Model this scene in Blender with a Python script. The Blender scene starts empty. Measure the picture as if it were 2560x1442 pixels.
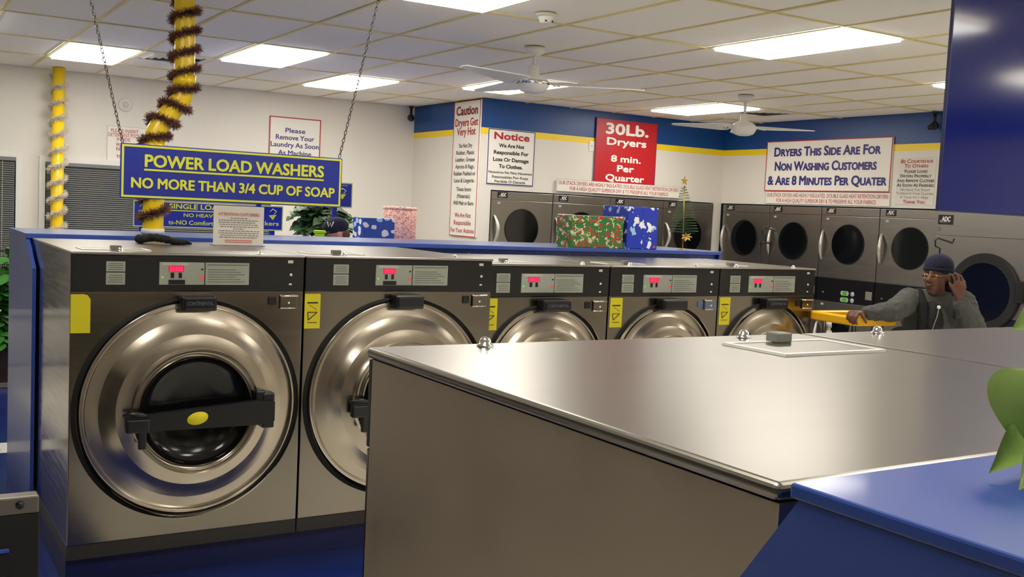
import bpy, bmesh, math, random
from mathutils import Vector, Matrix
random.seed(7)
PI = math.pi
SC = bpy.context.scene
COL = SC.collection

# ------------------------------------------------------------------ camera, world, exposure
cam_d = bpy.data.cameras.new('camera')
cam_d.sensor_width = 36.0
cam_d.lens = 2587.46 / 2560 * 36.0
cam_d.clip_start = 0.02
cam = bpy.data.objects.new('camera', cam_d)
COL.objects.link(cam)
yaw, pitch, roll = (math.radians(a) for a in (31.966, -4.275, 2.720))
cF = Vector((math.sin(yaw) * math.cos(pitch), math.cos(yaw) * math.cos(pitch), math.sin(pitch)))
cR0 = Vector((math.cos(yaw), -math.sin(yaw), 0))
cU0 = cR0.cross(cF)
cR = math.cos(roll) * cR0 + math.sin(roll) * cU0
cU = -math.sin(roll) * cR0 + math.cos(roll) * cU0
cam.matrix_world = Matrix(((cR.x, cU.x, -cF.x, 0), (cR.y, cU.y, -cF.y, 0), (cR.z, cU.z, -cF.z, 1.75), (0, 0, 0, 1)))
SC.camera = cam
w = bpy.data.worlds.new('night_outside'); SC.world = w
w.use_nodes = True
w.node_tree.nodes['Background'].inputs[0].default_value = (0.02, 0.025, 0.035, 1)
w.node_tree.nodes['Background'].inputs[1].default_value = 0.3
vs = SC.view_settings
vs.view_transform = 'Standard'; vs.look = 'None'; vs.gamma = 1.0; vs.use_curve_mapping = False
vs.exposure = 0.0
LAMP = 15.8         # radiance of the fluorescent diffusers

# ------------------------------------------------------------------ materials
def lin(c):
    out = []
    for v in c[:3]:
        v = v / 255.0
        out.append(v / 12.92 if v <= 0.04045 else ((v + 0.055) / 1.055) ** 2.4)
    return (*out, 1.0)

MATS = {}
def mat(name, rgb, rough=0.5, metal=0.0, spec=0.5, emit=None, estr=0.0, coat=0.0, noise=0.0, nscale=20.0, bump=0.0,
        stretch=None, rnoise=0.0, aniso=0.0, trans=0.0, alpha=1.0):
    if name in MATS: return MATS[name]
    m = bpy.data.materials.new(name); m.use_nodes = True
    nt = m.node_tree; b = nt.nodes['Principled BSDF']
    b.inputs['Base Color'].default_value = lin(rgb)
    b.inputs['Roughness'].default_value = rough
    b.inputs['Metallic'].default_value = metal
    b.inputs['Specular IOR Level'].default_value = spec
    b.inputs['Coat Weight'].default_value = coat
    b.inputs['Coat Roughness'].default_value = 0.08
    b.inputs['Anisotropic'].default_value = aniso
    b.inputs['Transmission Weight'].default_value = trans
    b.inputs['Alpha'].default_value = alpha
    if emit is not None:
        b.inputs['Emission Color'].default_value = lin(emit); b.inputs['Emission Strength'].default_value = estr
    if noise or bump or rnoise:
        tc = nt.nodes.new('ShaderNodeTexCoord'); mp = nt.nodes.new('ShaderNodeMapping')
        if stretch: mp.inputs['Scale'].default_value = stretch
        nz = nt.nodes.new('ShaderNodeTexNoise'); nz.inputs['Scale'].default_value = nscale; nz.inputs['Detail'].default_value = 4
        nt.links.new(tc.outputs['Object'], mp.inputs[0]); nt.links.new(mp.outputs[0], nz.inputs[0])
        if noise:
            mx = nt.nodes.new('ShaderNodeMixRGB'); mx.blend_type = 'MIX'
            c = lin(rgb)
            mx.inputs[1].default_value = tuple(max(0, v * (1 - noise)) for v in c[:3]) + (1,)
            mx.inputs[2].default_value = tuple(min(1, v * (1 + noise)) for v in c[:3]) + (1,)
            nt.links.new(nz.outputs['Fac'], mx.inputs[0]); nt.links.new(mx.outputs[0], b.inputs['Base Color'])
        if rnoise:
            mr = nt.nodes.new('ShaderNodeMapRange')
            mr.inputs['To Min'].default_value = max(0.02, rough - rnoise); mr.inputs['To Max'].default_value = rough + rnoise
            mr.inputs['From Min'].default_value = 0.3; mr.inputs['From Max'].default_value = 0.7
            nt.links.new(nz.outputs['Fac'], mr.inputs['Value']); nt.links.new(mr.outputs[0], b.inputs['Roughness'])
        if bump:
            bp = nt.nodes.new('ShaderNodeBump'); bp.inputs['Strength'].default_value = bump; bp.inputs['Distance'].default_value = 0.002
            nt.links.new(nz.outputs['Fac'], bp.inputs['Height']); nt.links.new(bp.outputs[0], b.inputs['Normal'])
    MATS[name] = m
    return m

def voro_wrap(name, base, cells, scale, stretch=(1, 1, 1), noise_dist=0.6, rough=0.35, thr=0.42):
    """wrapping paper: coloured blotches of random cells on a ground colour"""
    m = bpy.data.materials.new(name); m.use_nodes = True; nt = m.node_tree; b = nt.nodes['Principled BSDF']
    b.inputs['Roughness'].default_value = rough
    tc = nt.nodes.new('ShaderNodeTexCoord'); mp = nt.nodes.new('ShaderNodeMapping'); mp.inputs['Scale'].default_value = stretch
    nz = nt.nodes.new('ShaderNodeTexNoise'); nz.inputs['Scale'].default_value = scale * 1.6
    ad = nt.nodes.new('ShaderNodeMixRGB'); ad.blend_type = 'ADD'; ad.inputs[0].default_value = noise_dist / scale
    vo = nt.nodes.new('ShaderNodeTexVoronoi'); vo.inputs['Scale'].default_value = scale
    nt.links.new(tc.outputs['Object'], mp.inputs[0]); nt.links.new(mp.outputs[0], ad.inputs[1]); nt.links.new(mp.outputs[0], nz.inputs[0])
    nt.links.new(nz.outputs['Color'], ad.inputs[2]); nt.links.new(ad.outputs[0], vo.inputs['Vector'])
    sp = nt.nodes.new('ShaderNodeSeparateColor'); nt.links.new(vo.outputs['Color'], sp.inputs[0])
    cr = nt.nodes.new('ShaderNodeValToRGB'); cr.color_ramp.interpolation = 'CONSTANT'
    el = cr.color_ramp.elements
    while len(el) < len(cells): el.new(0.5)
    for i, c in enumerate(cells):
        el[i].position = i / len(cells); el[i].color = lin(c)
    nt.links.new(sp.outputs[0], cr.inputs[0])
    lt = nt.nodes.new('ShaderNodeMath'); lt.operation = 'LESS_THAN'; lt.inputs[1].default_value = thr
    nt.links.new(vo.outputs['Distance'], lt.inputs[0])
    mx = nt.nodes.new('ShaderNodeMixRGB'); mx.inputs[1].default_value = lin(base)
    nt.links.new(lt.outputs[0], mx.inputs[0]); nt.links.new(cr.outputs[0], mx.inputs[2])
    nt.links.new(mx.outputs[0], b.inputs['Base Color'])
    return m

def banded_wall(name):
    """white wall with the painted yellow stripe and blue band under the ceiling"""
    m = bpy.data.materials.new(name); m.use_nodes = True; nt = m.node_tree; b = nt.nodes['Principled BSDF']
    b.inputs['Roughness'].default_value = 0.38
    ge = nt.nodes.new('ShaderNodeNewGeometry'); sx = nt.nodes.new('ShaderNodeSeparateXYZ')
    nt.links.new(ge.outputs['Position'], sx.inputs[0])
    cr = nt.nodes.new('ShaderNodeValToRGB'); cr.color_ramp.interpolation = 'CONSTANT'
    mr = nt.nodes.new('ShaderNodeMapRange'); mr.inputs['From Min'].default_value = 2.0; mr.inputs['From Max'].default_value = 3.0
    nt.links.new(sx.outputs['Z'], mr.inputs['Value']); nt.links.new(mr.outputs[0], cr.inputs[0])
    e = cr.color_ramp.elements
    e[0].position = 0; e[0].color = lin((226, 221, 211))
    e[1].position = 0.552; e[1].color = lin((248, 214, 30))
    n = e.new(0.624); n.color = lin((12, 68, 134))
    nt.links.new(cr.outputs[0], b.inputs['Base Color'])
    return m

def brushed(name, rgb, rough, stretch, rn=0.07, noise=0.06, nscale=6.0, bump=0.0, aniso=0.0):
    return mat(name, rgb, rough=rough, metal=1.0, stretch=stretch, rnoise=rn, noise=noise, nscale=nscale, bump=bump, aniso=aniso)

M_WALL = mat('white wall paint', (228, 223, 213), 0.45, noise=0.02, nscale=3)
M_BAND = banded_wall('banded wall paint')
M_TILE = mat('ceiling tile', (246, 242, 234), 0.85, noise=0.04, nscale=90, bump=0.25)
M_GRID = mat('yellowed grid paint', (226, 212, 150), 0.5, noise=0.2, nscale=3)
M_CEIL = mat('ceiling backing', (246, 242, 234), 0.85)
M_FLOOR = mat('blue vinyl floor', (22, 42, 112), 0.2, noise=0.12, nscale=5, coat=0.2)
M_FTILE = mat('white vinyl tile', (232, 230, 222), 0.2)
M_LAMP = mat('diffuser', (255, 255, 255), 0.4, emit=(255, 250, 238), estr=LAMP)
M_FRAME = mat('white enamel', (228, 224, 212), 0.4)
M_WHITE = mat('white plastic', (232, 230, 224), 0.35)
M_OFFW = mat('off white plastic', (222, 216, 200), 0.35)
M_STEELF = brushed('brushed steel front', (138, 131, 121), 0.2, (1, 1, 12), rn=.02, nscale=3, noise=.04)
M_STEELS = brushed('polished steel side', (112, 107, 102), 0.13, (1, 1, 14), rn=0.04, nscale=3)
M_STEELT = brushed('brushed steel top', (154, 149, 142), 0.28, (1.2, 5, 2), rn=0.0, nscale=2, noise=0.06)
M_STEELG = brushed('grey steel side', (186, 175, 160), 0.45, (2, 2, 2), rn=0.04, nscale=4)
M_CHROME = mat('chrome', (232, 230, 226), 0.09, metal=1.0)
M_SPUN = brushed('spun steel', (178, 168, 154), 0.23, (1, 1, 1), rn=0.03, nscale=9, noise=0.05)
M_DRYER = brushed('dryer brushed steel', (150, 145, 138), 0.33, (1.5, 1.5, 40), rn=0.05, nscale=2)
M_BLACK = mat('black panel', (17, 16, 16), 0.42)
M_BLKPL = mat('black plastic', (20, 20, 23), 0.36)
M_BLKMT = mat('matt black', (14, 14, 14), 0.7)
M_KICK = mat('dark grey base', (52, 48, 43), 0.5)
M_GLASS = mat('dark door glass', (16, 18, 18), 0.12, spec=0.4)
M_DGLASS = mat('dark dryer glass', (11, 13, 14), 0.07, spec=0.55)
M_PLATE = mat('grey label plate', (168, 172, 160), 0.45, noise=0.06, nscale=60)
M_PLATE2 = mat('grey print', (104, 106, 100), 0.6)
M_RED = mat('red LED', (255, 20, 50), 0.5, emit=(255, 22, 60), estr=3.2)
M_REDB = mat('red button', (222, 90, 70), 0.4, emit=(255, 60, 40), estr=0.35)
M_GREENL = mat('green LED', (80, 220, 60), 0.5, emit=(90, 230, 60), estr=0.8)
M_YSTK = mat('yellow sticker', (228, 214, 20), 0.5)
M_BULK = mat('blue laminate', (44, 74, 158), 0.36, coat=0.25, noise=0.05, nscale=4)
M_PIPE = mat('yellow pipe paint', (252, 212, 30), 0.28, noise=0.04, nscale=6)
M_SBLUE = mat('sign blue', (26, 44, 158), 0.3)
M_SYEL = mat('sign yellow', (226, 230, 66), 0.45)
M_SRED = mat('sign red', (190, 26, 36), 0.4)
M_SWHITE = mat('sign white', (236, 232, 222), 0.35)
M_TRED = mat('red ink', (176, 34, 38), 0.5)
M_TDRED = mat('dark red ink', (128, 26, 28), 0.5)
M_TNAVY = mat('navy ink', (44, 40, 118), 0.5)
M_TBLK = mat('black ink', (34, 32, 34), 0.5)
M_TGREY = mat('grey ink', (138, 132, 126), 0.6)
M_LWHITE = mat('white ink', (240, 236, 228), 0.5)
M_PAPER = mat('paper', (224, 216, 202), 0.4, coat=0.4)
M_CHAIN = mat('dark chain', (92, 86, 78), 0.35, metal=1.0)
M_SKIN1 = mat('brown skin', (100, 60, 44), 0.5, noise=0.08, nscale=30)
M_SKIN2 = mat('pale skin', (196, 140, 120), 0.55)
M_JACKET = mat('grey jacket cloth', (76, 77, 74), 0.9, noise=0.25, nscale=60, bump=0.3)
M_NAVYC = mat('navy knit', (12, 16, 46), 0.9, noise=0.2, nscale=120, bump=0.4)
M_CAP = mat('dark navy cap cloth', (26, 28, 52), 0.9)
M_DARKC = mat('black cloth', (11, 11, 13), 0.9, noise=0.2, nscale=80)
M_PLAID = mat('dark plaid shirt', (34, 34, 35), 0.9, noise=0.5, nscale=22)
M_JEANS = mat('dark trousers', (30, 32, 44), 0.9)
M_LIME = mat('lime green plastic', (176, 226, 20), 0.5)
M_YCART = mat('yellow bumper vinyl', (240, 182, 24), 0.35)
M_LEAF = mat('ivy leaf', (48, 78, 40), 0.45, noise=0.5, nscale=7)
M_FERN = mat('fern leaf', (44, 112, 34), 0.5, noise=0.5, nscale=6)
M_POTHOS = mat('pothos leaf', (150, 182, 92), 0.35, noise=0.35, nscale=18, coat=0.2)
M_STEM = mat('plant stem', (96, 112, 50), 0.6)
M_WOOD = mat('dark brown wood', (58, 44, 34), 0.5, noise=0.2, nscale=8)
M_GOLD = mat('gold foil', (206, 170, 84), 0.3, metal=1.0)
M_TREEG = mat('green wire tinsel', (62, 100, 52), 0.5)
M_TINB = mat('brown foil tinsel', (128, 88, 82), 0.35, metal=0.25)
M_TINS = mat('silver foil tinsel', (232, 226, 216), 0.25, metal=0.35)
M_BLIND = mat('grey blind', (120, 122, 120), 0.5)
M_NIGHT = mat('night window glass', (20, 22, 26), 0.06)
M_NAVYP = mat('navy panel', (16, 20, 38), 0.3)
M_ACRYL = mat('clear acrylic', (255, 255, 255), 0.05, trans=1.0)
M_GREEN = mat('green sticker', (60, 170, 40), 0.5)

# ------------------------------------------------------------------ mesh helpers
class MB:
    def __init__(s): s.v = []; s.f = []; s.sm = []
    def add(s, vs, fs, smooth=False):
        o = len(s.v); s.v += [tuple(p) for p in vs]; s.f += [tuple(i + o for i in f) for f in fs]; s.sm += [smooth] * len(fs)
        return s
    def box(s, x0, x1, y0, y1, z0, z1):
        return s.add([(x0, y0, z0), (x1, y0, z0), (x1, y1, z0), (x0, y1, z0), (x0, y0, z1), (x1, y0, z1), (x1, y1, z1), (x0, y1, z1)],
                     [(0, 3, 2, 1), (4, 5, 6, 7), (0, 1, 5, 4), (1, 2, 6, 5), (2, 3, 7, 6), (3, 0, 4, 7)])
    def bbox(s, x0, x1, y0, y1, z0, z1, bev=0.004, seg=2):
        bm = bmesh.new(); bmesh.ops.create_cube(bm, size=1)
        for v in bm.verts: v.co = Vector(((x0 + x1) / 2 + v.co.x * (x1 - x0), (y0 + y1) / 2 + v.co.y * (y1 - y0), (z0 + z1) / 2 + v.co.z * (z1 - z0)))
        bmesh.ops.bevel(bm, geom=bm.edges[:], offset=bev, segments=seg, affect='EDGES', profile=0.5)
        bm.verts.index_update()
        s.add([v.co[:] for v in bm.verts], [[v.index for v in f.verts] for f in bm.faces]); bm.free(); return s
    def prism(s, pts, axis, a, b):
        """pts: 2D polygon in the two other axes (in order), extruded along axis a..b"""
        def P(p, t): return {0: (t, p[0], p[1]), 1: (p[0], t, p[1]), 2: (p[0], p[1], t)}[axis]
        n = len(pts)
        return s.add([P(p, a) for p in pts] + [P(p, b) for p in pts],
                     [tuple(range(n))[::-1], tuple(range(n, 2 * n))] + [(i, (i + 1) % n, n + (i + 1) % n, n + i) for i in range(n)])
    def tube(s, path, rad, seg=10, closed=False, caps=True):
        path = [Vector(p) for p in path]; n = len(path)
        rads = rad if isinstance(rad, (list, tuple)) else [rad] * n
        vs = []; fs = []; prev = None
        for i, p in enumerate(path):
            if closed: t = path[(i + 1) % n] - path[i - 1]
            else: t = path[min(i + 1, n - 1)] - path[max(i - 1, 0)]
            t.normalize()
            if prev is None:
                a = t.orthogonal().normalized()
            else:
                a = (prev - t * prev.dot(t)); a = a.normalized() if a.length > 1e-6 else t.orthogonal().normalized()
            prev = a; b = t.cross(a)
            for k in range(seg):
                th = 2 * PI * k / seg
                vs.append(p + (a * math.cos(th) + b * math.sin(th)) * rads[i])
        m = n if closed else n - 1
        for i in range(m):
            j = (i + 1) % n
            for k in range(seg):
                l = (k + 1) % seg
                fs.append((i * seg + k, i * seg + l, j * seg + l, j * seg + k))
        if caps and not closed:
            fs.append(tuple(range(seg))[::-1]); fs.append(tuple((n - 1) * seg + k for k in range(seg)))
        return s.add(vs, fs, True)
    def lathe(s, prof, c, axis='y', seg=64, smooth=True, split=False):
        """prof: list of (r, t) along axis; split -> each band has its own verts (crisp creases)"""
        def pt(r, t, th):
            x, z = r * math.cos(th), r * math.sin(th)
            if axis == 'y': return (c[0] + x, c[1] + t, c[2] + z)
            if axis == 'z': return (c[0] + x, c[1] + z, c[2] + t)
            return (c[0] + t, c[1] + x, c[2] + z)
        pairs = [(prof[i], prof[i + 1]) for i in range(len(prof) - 1)]
        if split:
            for a, b in pairs:
                vs = [pt(*a, 2 * PI * k / seg) for k in range(seg)] + [pt(*b, 2 * PI * k / seg) for k in range(seg)]
                s.add(vs, [(k, (k + 1) % seg, seg + (k + 1) % seg, seg + k) for k in range(seg)], smooth)
        else:
            vs = [pt(*p, 2 * PI * k / seg) for p in prof for k in range(seg)]
            s.add(vs, [(i * seg + k, i * seg + (k + 1) % seg, (i + 1) * seg + (k + 1) % seg, (i + 1) * seg + k)
                       for i in range(len(prof) - 1) for k in range(seg)], smooth)
        return s
    def sphere(s, c, r, seg=16, rings=10, rot=None):
        r = r if isinstance(r, (tuple, list)) else (r, r, r)
        vs = []; fs = []
        for i in range(rings + 1):
            ph = PI * i / rings
            for k in range(seg):
                th = 2 * PI * k / seg
                p = Vector((r[0] * math.sin(ph) * math.cos(th), r[1] * math.sin(ph) * math.sin(th), r[2] * math.cos(ph)))
                if rot is not None: p = rot @ p
                vs.append(p + Vector(c))
        for i in range(rings):
            for k in range(seg):
                fs.append((i * seg + k, (i + 1) * seg + k, (i + 1) * seg + (k + 1) % seg, i * seg + (k + 1) % seg))
        return s.add(vs, fs, True)
    def xf(s, M):
        s.v = [tuple(M @ Vector(p)) for p in s.v]; return s
    def mesh(s, name):
        me = bpy.data.meshes.new(name); me.from_pydata(s.v, [], s.f)
        me.polygons.foreach_set('use_smooth', s.sm)
        bm = bmesh.new(); bm.from_mesh(me)
        bmesh.ops.recalc_face_normals(bm, faces=bm.faces[:]); bm.to_mesh(me); bm.free()
        me.update(); return me

def obj(name, mb, m, parent=None, loc=None, rotz=None):
    me = mb.mesh(name) if isinstance(mb, MB) else mb
    if m is not None and len(me.materials) == 0: me.materials.append(m)
    o = bpy.data.objects.new(name, me); COL.objects.link(o)
    if parent is not None: o.parent = parent
    if loc is not None: o.location = loc
    if rotz is not None: o.rotation_euler = (0, 0, rotz)
    return o

def tag(o, label=None, cat=None, group=None, kind=None):
    if label: o['label'] = label
    if cat: o['category'] = cat
    if group: o['group'] = group
    if kind: o['kind'] = kind
    return o

def thing(name, label, cat, loc=(0, 0, 0), rotz=0.0, group=None):
    o = bpy.data.objects.new(name, None); COL.objects.link(o); o.empty_display_size = 0.1
    o.location = loc; o.rotation_euler = (0, 0, rotz)
    return tag(o, label, cat, group)

def struct(name, mb, m, label=None):
    return tag(obj(name, mb, m), label, None, None, 'structure')

# lettering: queued, made into meshes in one go at the end
TEXTS = []
def text(parent, body, cx, base, cap, width, m, y=-0.0015, bold=0.02, sc=False, shear=0.0, name='lettering', align='c', depth=0.0008):
    """cx: centre x, base: baseline z, cap: capital height, width: total width (parent-local, text faces -y)"""
    TEXTS.append((parent, body, cx, base, cap, width, m, y, bold, sc, shear, name, depth))

def flush_texts():
    jobs = []
    TEXTS.append((None, 'H', 0, 0, 1, 1, M_TBLK, 0, 0.0, False, 0.0, 'h', 0))
    for t in TEXTS:
        cu = bpy.data.curves.new('t', 'FONT'); cu.body = t[1]; cu.size = 1.0; cu.offset = 0.0; cu.shear = t[10]
        cu.resolution_u = 3; cu.space_word = 0.9
        if t[9]:
            cu.small_caps_scale = 0.78
            for ch in cu.body_format: ch.use_small_caps = True
        o = bpy.data.objects.new('t', cu); COL.objects.link(o); jobs.append((t, o, cu))
    bpy.context.view_layer.update()
    dg = bpy.context.evaluated_depsgraph_get()
    done = []
    for t, o, cu in jobs:
        done.append((t, o, cu, bpy.data.meshes.new_from_object(o.evaluated_get(dg))))
    CAP = max(v.co.y for v in done[-1][3].vertices)
    for t, o, cu, me in done:
        bpy.data.objects.remove(o); bpy.data.curves.remove(cu)
        if len(me.vertices) == 0 or t[0] is None: continue
        xs = [v.co.x for v in me.vertices]; x0, x1 = min(xs), max(xs)
        sx = t[5] / max(1e-6, x1 - x0); sz = t[4] / CAP
        for v in me.vertices:
            v.co = Vector(((v.co.x - (x0 + x1) / 2) * sx + t[2], t[7] - t[12], v.co.y * sz + t[3]))
        b = t[8] * sz * 1.05
        if b > 0:
            vs = [v.co.copy() for v in me.vertices]; fs = [tuple(p.vertices) for p in me.polygons]; n = len(vs); V = []; Fc = []
            for i, (dx, dz) in enumerate(((-b, 0), (b, 0), (0, b * .8), (0, -b * .8), (-b * .7, b * .6), (b * .7, b * .6), (-b * .7, -b * .6), (b * .7, -b * .6))):
                V += [(q.x + dx, q.y - .00002 * i, q.z + dz) for q in vs]; Fc += [tuple(k + n * i for k in f) for f in fs]
            me = bpy.data.meshes.new(t[11]); me.from_pydata(V, [], Fc); me.update()
        me.materials.clear(); me.materials.append(t[6]); me.name = t[11]
        no = bpy.data.objects.new(t[11], me); COL.objects.link(no); no.parent = t[0]

# ------------------------------------------------------------------ room shell
ZC = 2.93
XL, XR, YB, YF = -2.6, 9.03, 11.27, -4.6     # left wall, right wall, back wall (blinds), wall behind the camera
YD, XD = 9.64, 5.545                          # wall above the far dryers and its return
floor = struct('floor', MB().box(XL - .1, 10.2, YF - .1, YB + .1, -0.1, 0.0), M_FLOOR)
ft_me = MB().box(0, .298, 0, .298, 0, .002).mesh('floor_tile'); ft_me.materials.append(M_FTILE)
for fx, fy in [(.75 - .3 * k, 7.45) for k in range(6)] + [(1.0 + .3 * i, 4.06 - .3 * j) for i in range(25) for j in range(8)]:
    obj('floor_tile', ft_me, None, floor, (fx, fy, 0))
M_BOUNCE = mat('cream bounce field', (230, 224, 212), 0.22, noise=.04, nscale=4)
for x0, x1, y0, y1 in ((-2.4, .35, -4.3, 11.0), (.35, 8.7, -4.3, -.9), (3.2, 8.7, -.9, 1.6), (1.0, 5.6, 6.95, 8.0), (5.9, 8.6, 4.5, 9.2), (1.2, 5.2, 9.5, 10.9)):
    obj('bounce_field', MB().box(x0, x1, y0, y1, 0, .002), M_BOUNCE, floor)  # cream floor slabs out of view, added to bounce light up to the ceiling
ceiling = struct('ceiling', MB().box(XL - .1, 10.2, YF - .1, YB + .1, 2.955, 3.05), M_CEIL)
GX, GY, SX, SY = 0.758, 4.28, 0.592, 1.187
LIGHTS = {}
def cell(i, j): return GX + SX * i, GY + SY * j
light_cells = [(1, 4), (3, 3), (5, 4), (3, 0), (7, 3), (7, 0), (11, 3), (11, 0)]
hidden_cells = [(-1, 0), (-1, 3), (3, -3), (7, -3), (11, -3), (-1, -3), (3, -6), (7, -6)]
vent_cells = {(2, 4), (12, 3)}
tile_me = {}
for i in range(-2, 15):
    for j in range(-1, 6):
        if (i, j) in light_cells or (i, j) in hidden_cells or (i, j) in vent_cells: continue
        x0, y0 = cell(i, j); x1, y1 = x0 + SX, y0 + SY
        x1 = min(x1, XR); y1 = min(y1, YB)
        if x1 > XD + .06: y1 = min(y1, YD)
        if x1 - x0 < .05 or y1 - y0 < .05: continue
        wx, wy = round(x1 - x0 - .016, 3), round(y1 - y0 - .016, 3)
        if (wx, wy) not in tile_me:
            tile_me[(wx, wy)] = MB().bbox(0, wx, 0, wy, 0, .018, .003, 1).mesh('ceiling_tile'); tile_me[(wx, wy)].materials.append(M_TILE)
        obj('ceiling_tile', tile_me[(wx, wy)], None, ceiling, (x0 + .008, y0 + .008, 2.933 + random.uniform(0, .003)))
for i in range(-2, 15):
    x = GX + SX * i
    if x < XR: obj('grid_bar', MB().box(x - .011, x + .011, 1.9, (YD if x > XD else YB), 2.927, 2.9345), M_GRID, ceiling)
for j in range(-2, 6):
    y = GY + SY * j
    obj('grid_bar', MB().box(-.45, (XD if y > YD else XR), y - .011, y + .011, 2.9265, 2.934), M_GRID, ceiling)

struct('wall_back', MB().box(XL - .1, XD + .1, YB, YB + .1, 0, 2.955), M_WALL)
struct('wall_left', MB().box(XL - .1, XL, YF, YB, 0, 2.955), M_WALL)
struct('wall_front', MB().box(XL - .1, 10.2, YF - .1, YF, 0, 2.955), M_WALL)
struct('wall_return', MB().box(XD, XD + .1, YD + .1, YB, 0, 2.955), M_BAND)
struct('wall_far', MB().box(XD, XR, YD, YD + .1, 1.968, 2.955).box(XD, 5.688, YD, YD + .1, 0, 1.968).box(8.898, XR, YD, YD + .1, 0, 1.968), M_BAND)
struct('wall_right', MB().box(XR, XR + .1, 5.2, YD + .1, 1.97, 2.955).box(XR, XR + .1, YF, 5.2, 0, 2.955), M_BAND)

# windows with blinds in the back wall
def window(n, x0, x1, z0, z1):
    o = struct('window_%d' % n, MB().box(x0, x1, YB - .012, YB - .004, z0, z1), M_NIGHT)
    f = MB(); t = .055
    f.box(x0 - t, x1 + t, YB - .035, YB - .001, z1, z1 + t).box(x0 - t, x0, YB - .035, YB - .001, z0, z1).box(x1, x1 + t, YB - .035, YB - .001, z0, z1)
    f.box(x0 - t, x1 + t, YB - .05, YB - .001, z0 - t, z0)
    obj('window_frame', f, M_WHITE, o)
    b = MB(); z = z1 - .045
    while z > z0 + .02:
        b.add([(x0 + .01, YB - .030, z), (x1 - .01, YB - .030, z), (x1 - .01, YB - .014, z + .017), (x0 + .01, YB - .014, z + .017)], [(0, 1, 2, 3)])
        z -= .021
    tag(obj('blind_slats', b, M_BLIND, o), kind='stuff')
    obj('blind_headrail', MB().box(x0 + .005, x1 - .005, YB - .045, YB - .012, z1 - .035, z1 - .002), M_BLIND, o)
    c = MB()
    for xx in (x0 + .12, (x0 + x1) / 2, x1 - .12): c.tube([(xx, YB - .034, z0 + .02), (xx, YB - .034, z1 - .03)], .002, 5)
    obj('blind_cord', c, M_OFFW, o)
    return o
window(1, -.35, 1.225, .55, 2.045)
window(2, 1.49, 3.8, .55, 2.02)
# unseen black windows, added to the left wall to darken faces turned to it
for n, (a, b) in enumerate(((-4.3, -1.2), (-.9, 2.2), (2.5, 5.6), (5.9, 9.0))):
    o = struct('window_%d' % (n + 3), MB().box(XL + .004, XL + .012, a, b, .35, 2.6), M_NIGHT)
    f = MB(); q = .06
    f.box(XL + .001, XL + .04, a - q, b + q, 2.6, 2.6 + q).box(XL + .001, XL + .04, a - q, b + q, .35 - q, .35).box(XL + .001, XL + .04, a - q, a, .35, 2.6).box(XL + .001, XL + .04, b, b + q, .35, 2.6)
    obj('window_frame', f, M_BLKPL, o)

# ------------------------------------------------------------------ ceiling lights
fl_me = {}
def ceiling_light(i, j, label, group='fluorescent ceiling panels'):
    x0, y0 = cell(i, j)
    t = thing('ceiling_light', label, 'light', (x0, y0, 2.926), 0, group)
    if 'f' not in fl_me:
        m = MB(); e = .024; X, Y = SX - .02, SY - .02
        m.box(.0, X, .0, e, 0, .012).box(.0, X, Y - e, Y, 0, .012).box(.0, e, e, Y - e, 0, .012).box(X - e, X, e, Y - e, 0, .012)
        fl_me['f'] = m.mesh('frame'); fl_me['f'].materials.append(M_FRAME)
        fl_me['d'] = MB().bbox(e, X - e, e, Y - e, -.014, .010, .003, 1).mesh('diffuser'); fl_me['d'].materials.append(M_LAMP)
    for n, k in (('frame', 'f'), ('diffuser', 'd')):
        o = obj(n, fl_me[k], None, t, (.01, .01, 0))
for c, l in zip(light_cells, (
        'bright ceiling light panel nearest the window with dark blinds',
        'bright ceiling light panel above the hanging power load sign',
        'bright ceiling light panel behind the right hand chain, farthest over the white back wall',
        'bright ceiling light panel cut by the top edge of the picture',
        'bright ceiling light panel half hidden by the fan with the chrome ring',
        'large bright ceiling light panel at upper right, nearest the blue hanging board',
        'bright ceiling light panel beside the white three bladed fan in front of the blue band',
        'ceiling light panel almost wholly hidden behind the blue hanging board')):
    ceiling_light(*c, l)
for c in hidden_cells:
    ceiling_light(*c, 'ceiling light panel outside the picture, over the front of the room', 'ceiling panels out of view')

# air vents in the ceiling
def ceiling_vent(i, j, label, part):
    x0, y0 = cell(i, j); y1 = y0 + SX; ys = y0 if part == 0 else y0 + SY - SX
    t = thing('ceiling_vent', label, 'vent', (x0 + SX / 2, ys + SX / 2, 2.926), 0, 'ceiling air vents')
    h = SX / 2 - .01
    m = MB().box(-h, h, -h, -h + .05, 0, .01).box(-h, h, h - .05, h, 0, .01).box(-h, -h + .05, -h + .05, h - .05, 0, .01).box(h - .05, h, -h + .05, h - .05, 0, .01)
    obj('vent_frame', m, M_FRAME, t)
    for k in range(4):
        r = h - .06 - k * .052; q = r - .03
        lm = MB()
        for a in range(4):
            R = Matrix.Rotation(a * PI / 2, 4, 'Z')
            lm.add([R @ Vector(p) for p in ((-r, -r, .012), (r, -r, .012), (q, -q, -.004), (-q, -q, -.004))], [(0, 1, 2, 3)])
        obj('louvre', lm, M_FRAME, t)
    obj('duct', MB().box(-h + .05, h - .05, -h + .05, h - .05, .018, .026), M_BLKMT, t)
    xo, yo = x0, (y0 + SX if part == 0 else y0)
    obj('ceiling_tile', MB().bbox(xo + .008, xo + SX - .008, yo + .008, yo + SY - SX - .008, 2.934, 2.952, .003, 1), M_TILE, ceiling)
ceiling_vent(2, 4, 'square ceiling air vent behind the yellow elbow pipe', 0)
ceiling_vent(12, 3, 'square ceiling air vent behind the far fan', 0)

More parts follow.
